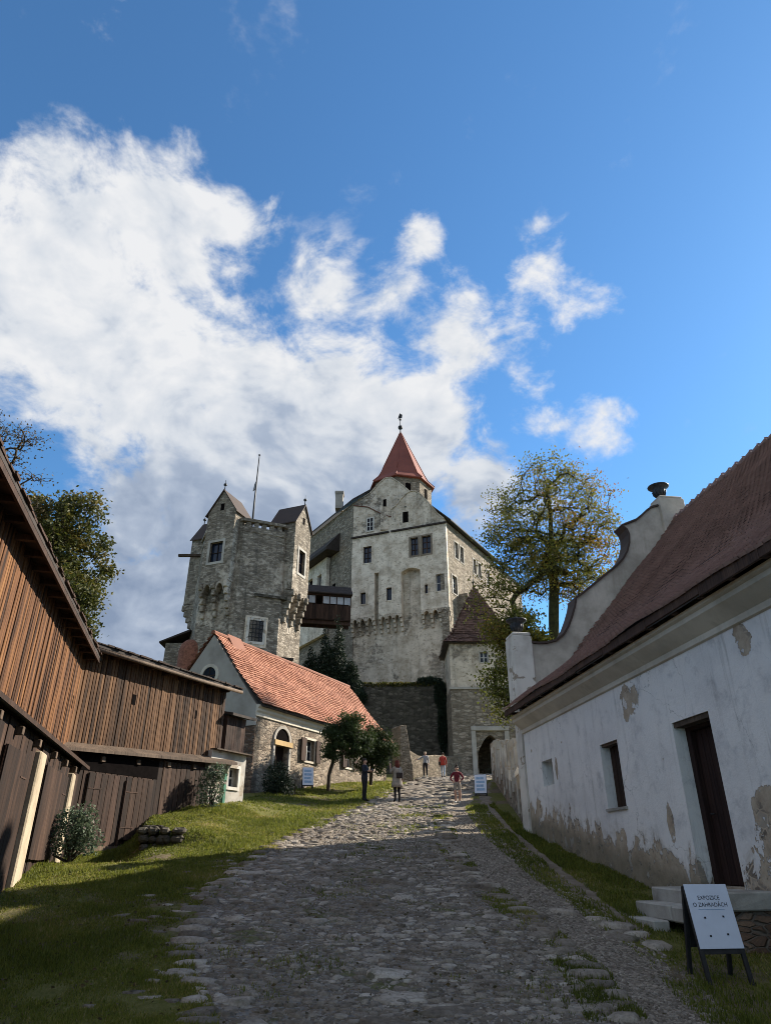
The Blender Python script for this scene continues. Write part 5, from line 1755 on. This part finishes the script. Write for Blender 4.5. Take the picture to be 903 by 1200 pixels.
shrub('rose_bush', 'flowering climbing rose against the barn pillar', [(-7.15, 17.0, 2.15, .40, .35, .45), (-6.85, 17.0, 2.35, .32, .3, .38), (-6.75, 17.1, 1.95, .35, .3, .25)], 2600, .075, 'leaf_rose', (-7.05, 17.05, 1.65), seed=31)
shrub('rose_bush', 'pale climbing rose on the white wall of the lean-to', [(-5.55, 23.3, 3.6, .35, .3, .65), (-5.35, 23.3, 4.05, .28, .25, .35)], 1500, .09, 'leaf_rose', (-5.5, 23.3, 2.75), seed=32)
shrub('shrub', 'dark green shrub beside the arched door of the stone house', [(-4.75, 31.9, 4.6, .55, .5, .85), (-4.55, 31.9, 4.4, .6, .5, .55)], 4000, .10, 'leaf_dark', (-4.7, 31.9, 3.85), seed=33)
tree('fruit_tree', 'rounded green fruit tree leaning by the shuttered window', [(-2.7, 34.6, 4.5), (-2.68, 34.6, 5.2), (-2.45, 34.6, 6.0)], blob_points([(-2.55, 34.5, 7.0, .55, .5, .85), (-1.75, 34.6, 7.3, .75, .6, .6), (-1.15, 34.8, 6.75, .6, .5, .65), (-2.5, 34.4, 6.0, .45, .4, .5), (-1.7, 34.5, 6.4, .7, .5, .5)], 80, 21), 'leaf_hedge', 13000, .115, .26, .007, seed=22, r0=.09, twigs=3)
tree('fruit_tree', 'dense round green fruit tree at the far corner of the orange roof', [(-.75, 37.2, 5.0), (-.72, 37.2, 5.6), (-.65, 37.2, 6.2)], blob_points([(-.75, 36.8, 6.9, .8, .6, .8), (-.25, 36.9, 6.6, .65, .5, .75), (-.9, 36.8, 6.1, .6, .5, .6), (-.2, 36.8, 5.95, .5, .4, .5)], 70, 23), 'leaf_hedge', 12000, .115, .26, .007, seed=24, r0=.09, twigs=3)
for i, (x, y, zt, lab) in enumerate(((-7.2, 66.0, 20.6, 'short dark conifer next to the keep'), (-5.9, 66.1, 22.4, 'tall dark conifer under the covered bridge'), (-4.6, 66.1, 23.4, 'tallest dark conifer between keep and palace'), (-3.3, 66.0, 19.6, 'dark conifer against the pale palace wall'))):
    ells = [(x + random.uniform(-.2, .2), y, 16.35 + (zt - 16.4) * k / 6 - 1.0, 1.7 * (1 - k / 7.4), 1.2 * (1 - k / 7.4), (zt - 15) / 6) for k in range(7)]
    shrub('conifer', lab, ells, 7000, .24, 'leaf_dark', (x, y, 13.0 + 3.3), cat='tree', group='dark conifers below the bridge', seed=40 + i)
# ivy and tufts on the retaining wall, hanging ivy beside the gate tower
shrub('ivy', 'dark ivy hanging down the retaining wall beside the gate tower', [(5.2, 65.7, 15.6, .55, .25, 1.4), (5.3, 65.7, 12.6, .45, .22, 2.4), (4.2, 66.1, 16.9, 1.3, .4, .5)], 5200, .22, 'leaf_dark', (5.3, 65.9, 9.5), cat='ivy', seed=50)
gv_ = blob_points([(x, 66.3 - (x + 6) * .04 + .3, 16.6, .9, .5, .32) for x in np.arange(-6, 5.6, .7)], 5200, 51)
o = link('wall_grass', leaf_mesh('wall_grass', gv_, .24, 'leaf_olive'), kind='stuff')
tag(o, 'grass and weeds along the top of the retaining wall', 'grass')


# ------------------------------------------------------------------ grass
def grass_blades():
    def scatter(n, y0, y1, fl, fr, pw=1.6):
        y = y0 + (y1 - y0) * rng.random(n) ** pw
        a, b = fl(y), fr(y)
        return a + (b - a) * rng.random(n), y
    sets = []
    sets.append((*scatter(230000, 7.2, 24, lambda y: np.maximum(road_l(y) - 6.2, -.62 * y - .3), lambda y: road_l(y) + .1, 1.25), .75))
    sets.append((*scatter(36000, 22, 44, lambda y: road_l(y) - 4.5, lambda y: road_l(y) + .3, 1.2), .8))
    sets.append((*scatter(38000, 8, 30, lambda y: foot_r(y) + .05, lambda y: 4.2 + .14 * (21 - np.minimum(y, 21)), 1.3), 1.15))
    sets.append((*scatter(9000, 8, 30, lambda y: grav_r(y) - .15, lambda y: foot_l(y) + .34, 1.3), .9))
    sets.append((*scatter(30000, 7.2, 30, road_l, road_r, 1.5), .6))
    sets.append((*scatter(16000, 8, 26, lambda y: road_r(y) - .35, lambda y: road_r(y) + .25, 1.4), .7))
    X, Y, K, S = [], [], [], []
    for i, (x, y, k) in enumerate(sets):
        pat = .5 + .5 * np.sin(1.1 * x + .63 * y) * np.sin(.9 * y - .7 * x + 1.3) + .35 * np.sin(2.9 * x + 1.7 * y) * np.sin(3.3 * y - x)
        pat = pat + .25 * np.sin(7.1 * x + 2) * np.sin(6.3 * y)
        lim = {0: -.12, 1: .02, 2: -.1, 3: .05, 4: .93, 5: .58}[i]
        d = np.abs(x - road_l(y))
        if i in (0, 1):                            # worn near the cobbles
            lim = lim + .5 * np.exp(-d / .6) + .10 * (np.sin(2.1 * x + 1) * np.sin(1.7 * y) > .6)
        keep = pat + rng.normal(0, .12, len(x)) > lim
        X.append(x[keep]); Y.append(y[keep]); K.append(np.full(keep.sum(), k)); S.append(np.clip(pat[keep] - .2, 0, 1))
    X, Y, K, S = map(np.concatenate, (X, Y, K, S))
    n = len(X)
    h = K * rng.uniform(.03, .085, n) * (.6 + .8 * S) * np.where(rng.random(n) < .06, 1.7, 1.0) * (1 + np.maximum(0, Y - 12) * .02)
    wd = rng.uniform(.004, .008, n) * (1 + np.maximum(0, Y - 7) * .13)
    a = rng.random(n) * 6.283
    la = rng.random(n) * 6.283
    le = h * rng.uniform(.1, .75, n)
    Z = H(X, Y) - .006
    V = np.stack([np.stack([X - np.cos(a) * wd, Y - np.sin(a) * wd, Z], -1), np.stack([X + np.cos(a) * wd, Y + np.sin(a) * wd, Z], -1),
                  np.stack([X + np.cos(la) * le, Y + np.sin(la) * le, Z + h], -1)], 1).reshape(-1, 3)
    tone = rng.random(n) * .6 + .4 * (1 - S) * rng.random(n) + .12 * np.sin(.8 * X) * np.sin(.6 * Y) + .38 * np.clip(np.sin(1.3 * X + .4 * Y) * np.sin(1.1 * Y - .5 * X + 2) + .4 * np.sin(3.1 * X) * np.sin(2.7 * Y) - .25, 0, 1) + .3 * np.exp(-np.abs(X - road_l(Y)) / .7) * rng.random(n)
    return np_mesh('grass', V, np.arange(n * 3).reshape(-1, 3), 'grass_blade', np.clip(tone, 0, 1))
o = link('grass', grass_blades(), kind='stuff')
tag(o, 'short green grass with bare patches beside and between the cobbles', 'grass')
ln = rng.random(1500)
ly = 7.5 + 16 * rng.random(1500) ** 1.3
lx = road_l(ly) - 5 + 9.5 * rng.random(1500) ** 1.4
o = link('fallen_leaves', leaf_mesh('fallen_leaves', np.stack([lx, ly, H(lx, ly) + .03], -1), .055, 'leaf_brown', .5 + .5 * ln, flat=.9), kind='stuff')
tag(o, 'small brown autumn leaves scattered on the grass and cobbles', 'leaves')


# ------------------------------------------------------------------ people
for nm, c in (('skin', (.42, .25, .18)), ('cloth_navy', (.011, .013, .022)), ('cloth_dark', (.010, .010, .013)), ('cloth_light', (.25, .26, .29)), ('cloth_red', (.36, .045, .03)),
              ('cloth_maroon', (.13, .012, .022)), ('cloth_pale', (.26, .225, .19)), ('jeans_pale', (.30, .36, .44)), ('hair_dark', (.03, .02, .014)), ('hair_red', (.09, .018, .012)), ('hair_fair', (.40, .30, .20)), ('leather', (.03, .02, .018))):
    simple(nm, c, .8, .2, 9)


def person(label, loc, rotz, height, arms, top, trousers, shoes, hair, legs=None, skin_legs=None, lean=0.0, sleeves=True, hair_kind='short'):
    """body grown from a skeleton; x = own right, y = forward"""
    import bmesh
    V, E, Rd = [], [], []

    def v(p, r, parent=None):
        V.append(Vector(p))
        Rd.append(r)
        if parent is not None:
            E.append((parent, len(V) - 1))
        return len(V) - 1
    pel = v((0, 0, .96), .125)
    bel = v((0, .005, 1.10), .125, pel)
    che = v((0, .01, 1.32), .15, bel)
    sh = v((0, -.005, 1.44), .10, che)
    nk = v((0, .0, 1.525), .052, sh)
    jaw = v((0, .018, 1.585), .072, nk)
    hd = v((0, .012, 1.66), .092, jaw)
    v((0, .0, 1.735), .062, hd)
    v((0, .112, 1.635), .016, hd)
    for s in (-1, 1):
        v((s * .098, .0, 1.645), .016, hd)
    for s, (kn, an) in zip((-1, 1), legs or (((-.02), 0), ((.03), 0))):
        hp = v((s * .10, 0, .90), .098, pel)
        k = v((s * .105, .02 + kn, .50), .064, hp)
        cf = v((s * .105, kn * .5 - .01, .34), .058, k)
        a = v((s * .105, an, .09), .042, cf)
        v((s * .125, an + .14, .035), .034, a)
    tips = []
    for s, (el, wr) in zip((-1, 1), arms):
        so = v((s * .185, 0, 1.425), .062, sh)
        e = v(el, .045, so)
        wq = v(wr, .032, e)
        d = (Vector(wr) - Vector(el)).normalized()
        side = d.cross(Vector((0, 1, .2))).normalized()
        palm = v(Vector(wr) + d * .06, .034, wq)
        for k in range(4):
            b = v(Vector(wr) + d * .11 + side * (k - 1.5) * .02, .011, palm)
            v(V[b] + d * (.045, .055, .05, .035)[k] + Vector((0, .012, 0)), .009, b)
        th = v(Vector(wr) + d * .05 + side * .05, .011, palm)
        v(V[th] + d * .035 + side * .012, .009, th)
    me = bpy.data.meshes.new('body')
    me.from_pydata([tuple(p) for p in V], E, [])
    ob = bpy.data.objects.new('tmp', me)
    COL.objects.link(ob)
    bm = bmesh.new()
    bm.from_mesh(me)
    sk = bm.verts.layers.skin.verify()
    for i, q in enumerate(bm.verts):
        fat = 1.16 if V[i].z < 1.5 and Rd[i] > .03 else 1.0
        q[sk].radius = (Rd[i] * fat, Rd[i] * fat * (.80 if i in (0, 1, 2, 3) else 1))
        q[sk].use_root = (i == 0)
    bm.to_mesh(me)
    bm.free()
    ob.modifiers.new('skin', 'SKIN').use_smooth_shade = True
    ob.modifiers.new('sub', 'SUBSURF').levels = 1
    dg = bpy.context.evaluated_depsgraph_get()
    body = bpy.data.meshes.new_from_object(ob.evaluated_get(dg))
    bpy.data.objects.remove(ob)
    body.name = 'body'
    body.materials.clear()
    for q in ('skin', top, trousers, shoes):
        body.materials.append(MATS[q])
    for p in body.polygons:
        c = p.center
        ix = 0
        if c.z < .105:
            ix = 3
        elif c.z < .97 and abs(c.x) < .22:
            ix = 2
            if skin_legs and .12 < c.z < skin_legs:
                ix = 0
        elif c.z < 1.50:
            ix = 1
            for s, (el, wr) in zip((-1, 1), arms):
                if (c - Vector(wr)).length < .13 and (c - Vector(el)).length > .2:
                    ix = 0
        p.material_index = ix
        p.use_smooth = True
    t = thing('person', label, 'person', loc, rotz)
    sc = height / 1.79
    t.scale = (sc, sc, sc)
    t.rotation_euler = (lean, 0, rotz)
    link('body', body, t)
    m = MB()
    prof = [(.085, -.02), (.107, .03), (.105, .08), (.07, .125), (.0, .135)]
    m.lathe(prof, (0, -.022, 1.645), 12)
    if hair_kind == 'long':
        m.lathe([(.05, -.26), (.10, -.20), (.115, -.08), (.112, .02)], (0, -.045, 1.645), 12)
    if hair_kind == 'bun':
        m.lathe([(.0, 0), (.04, .02), (.055, .05), (.04, .085), (0, .1)], (0, -.03, 1.765), 10)
    if hair_kind == 'pony':
        m.tube([(0, -.10, 1.72), (0, -.17, 1.68), (0, -.16, 1.52)], [.03, .04, .015], 8)
    m.build('hair', hair, t, smooth=True, fix=False)
    return t


def on(x, y):
    return (x, y, float(H(x, y)) + .03)


man = person('person in navy jacket and dark trousers looking at something held in front', on(-.92, 31.9), R(-115), 1.78,
             (((-.24, .08, 1.18), (-.10, .30, 1.22)), ((.24, .08, 1.18), (.10, .30, 1.22))), 'cloth_navy', 'cloth_dark', 'cloth_dark', 'hair_dark')
MB().box(-.09, .09, .37, .39, 1.20, 1.32).build('phone', 'black_paint', man)
wom = person('person with red hair, pale coat and tall black boots, seen from behind', on(.50, 31.5), R(20), 1.70,
             (((-.26, .10, 1.22), (-.24, .22, 1.52)), ((.26, -.02, 1.17), (.27, .06, .92))), 'cloth_pale', 'cloth_dark', 'cloth_dark', 'hair_red', hair_kind='long')
MB().lathe([(.27, .62), (.255, .75), (.20, .98), (.172, 1.10), (.185, 1.25), (.19, 1.36), (.13, 1.45)], n=16).build('coat', 'cloth_pale', wom, smooth=True, fix=False)
MB().box(-.12, .16, -.29, -.17, 1.0, 1.22, .01).build('bag', 'leather', wom, bevel=.02)
person('person in grey top and dark trousers leaning on the sunlit stone parapet', on(2.86, 52.0), R(170), 1.76,
       (((-.24, .03, 1.16), (-.26, .10, .92)), ((.40, .0, 1.28), (.60, .05, 1.22))), 'cloth_light', 'cloth_dark', 'window_white', 'hair_fair')
red = person('person in bright red jacket and pale jeans walking up to the gate', on(4.2, 53.0), R(-15), 1.74,
             (((-.25, -.03, 1.16), (-.25, .08, .92)), ((.26, .0, 1.16), (.25, .10, .93))), 'cloth_red', 'jeans_pale', 'cloth_dark', 'hair_dark', legs=((.10, .12), (-.02, -.14)))
MB().lathe([(.20, .84), (.195, 1.0), (.175, 1.12), (.19, 1.3), (.185, 1.38), (.12, 1.46)], n=14).build('jacket', 'cloth_red', red, smooth=True, fix=False)
MB().box(-.30, -.18, -.14, .10, .86, 1.12, .01).build('bag', 'black_paint', red, bevel=.02)
person('child in maroon top and pale shorts with hair in a bun, hand on hip', on(3.0, 30.7), R(165), 1.48,
       (((-.34, -.02, 1.20), (-.17, .06, 1.02)), ((.34, -.02, 1.20), (.20, .06, 1.02))), 'cloth_maroon', 'cloth_pale', 'window_white', 'hair_dark', skin_legs=.62, hair_kind='bun')

# ------------------------------------------------------------------ signs
def text_mesh(body, size, mat):
    c = bpy.data.curves.new('lettering', 'FONT')
    c.body = body
    c.size = size
    c.align_x = 'CENTER'
    c.align_y = 'CENTER'
    c.extrude = .0008
    o = bpy.data.objects.new('tmp', c)
    COL.objects.link(o)
    dg = bpy.context.evaluated_depsgraph_get()
    me = bpy.data.meshes.new_from_object(o.evaluated_get(dg))
    bpy.data.objects.remove(o)
    bpy.data.curves.remove(c)
    me.materials.clear()
    me.materials.append(MATS[mat])
    return me


def a_board(label, loc, rotz, w_, h_, pz, legs, tilt=.17, group=None, dark='black_paint', panel='board_white'):
    """panel on the front of a dark folding frame; front = -y"""
    t = thing('sign_board', label, 'sign', loc, rotz, group)
    Mt = Matrix.Translation((0, 0, 0)) @ Matrix.Rotation(-tilt, 4, 'X')
    top = pz + h_
    for s in (-1, 1):
        MB(Mt).box(s * w_ / 2 - .025, s * w_ / 2 + .025, .0, .04, -.02, top - .01).build('leg', dark, t, bevel=.004)
    yb = math.sin(tilt) * top
    Mb = Matrix.Translation((0, 2 * yb + .05, 0)) @ Matrix.Rotation(tilt, 4, 'X')
    for s in (-1, 1):
        MB(Mb).box(s * w_ / 2 - .025, s * w_ / 2 + .025, -.04, .0, -.02, top - .02).build('leg', dark, t, bevel=.004)
    MB(Mb).box(-w_ / 2 + .026, w_ / 2 - .026, -.03, -.01, pz, top - .03).build('rear_panel', dark, t)
    MB(Mt).box(-w_ / 2 - .02, w_ / 2 + .02, -.012, -.001, pz, top).build('panel', panel, t, bevel=.003)
    MB(Mt).box(-w_ / 2 + .026, w_ / 2 - .026, .001, .03, pz - .05, pz).build('rail', dark, t)
    return t, Mt


sx, sy = 3.98, 9.45
sg, Mt = a_board('white sign on a dark folding frame in front of the stone steps', (sx, sy, float(H(sx, sy)) + .0), R(8), .52, .68, .37, None, .20)
for body, size, z, mt in (('EXPOZICE', .062, .90, 'ink'), ('O ZAHRADÁCH', .062, .825, 'ink')):
    o = link('lettering', text_mesh(body, size, mt), sg)
    o.matrix_basis = Mt @ Matrix.Translation((0, -.0135, z)) @ Matrix.Rotation(R(90), 4, 'X')
MB(Mt).box(-.17, .17, -.0145, -.0125, .774, .779).build('rule_line', 'print_blue', sg)
for x, z in ((-.115, .69), (.125, .70), (-.105, .50), (.12, .515)):
    MB(Mt).box(x - .012, x + .012, -.016, -.0125, z - .010, z + .010).build('bolt', 'ink', sg)
s2, Mt2 = a_board('white sign board with pale blue print standing by the white piers', (4.45, 34.4, float(H(4.45, 34.4))), R(-12), .52, .85, .12, None, .2)
s3, Mt3 = a_board('white notice board leaning beside the arched door steps', (-3.55, 33.55, float(H(-3.55, 33.55)) + .32), R(15), .46, .78, .10, None, .15)
for s_, M_, w_, z0, z1 in ((s2, Mt2, .40, .22, .90), (s3, Mt3, .36, .18, .82)):
    for k in range(4):
        zz = z0 + (z1 - z0) * (k + .1) / 4
        MB(M_).box(-w_ / 2, w_ / 2 - .05 * (k % 2), -.016, -.0125, zz, zz + (z1 - z0) / 4 * .62).build('print', 'print_blue', s_)
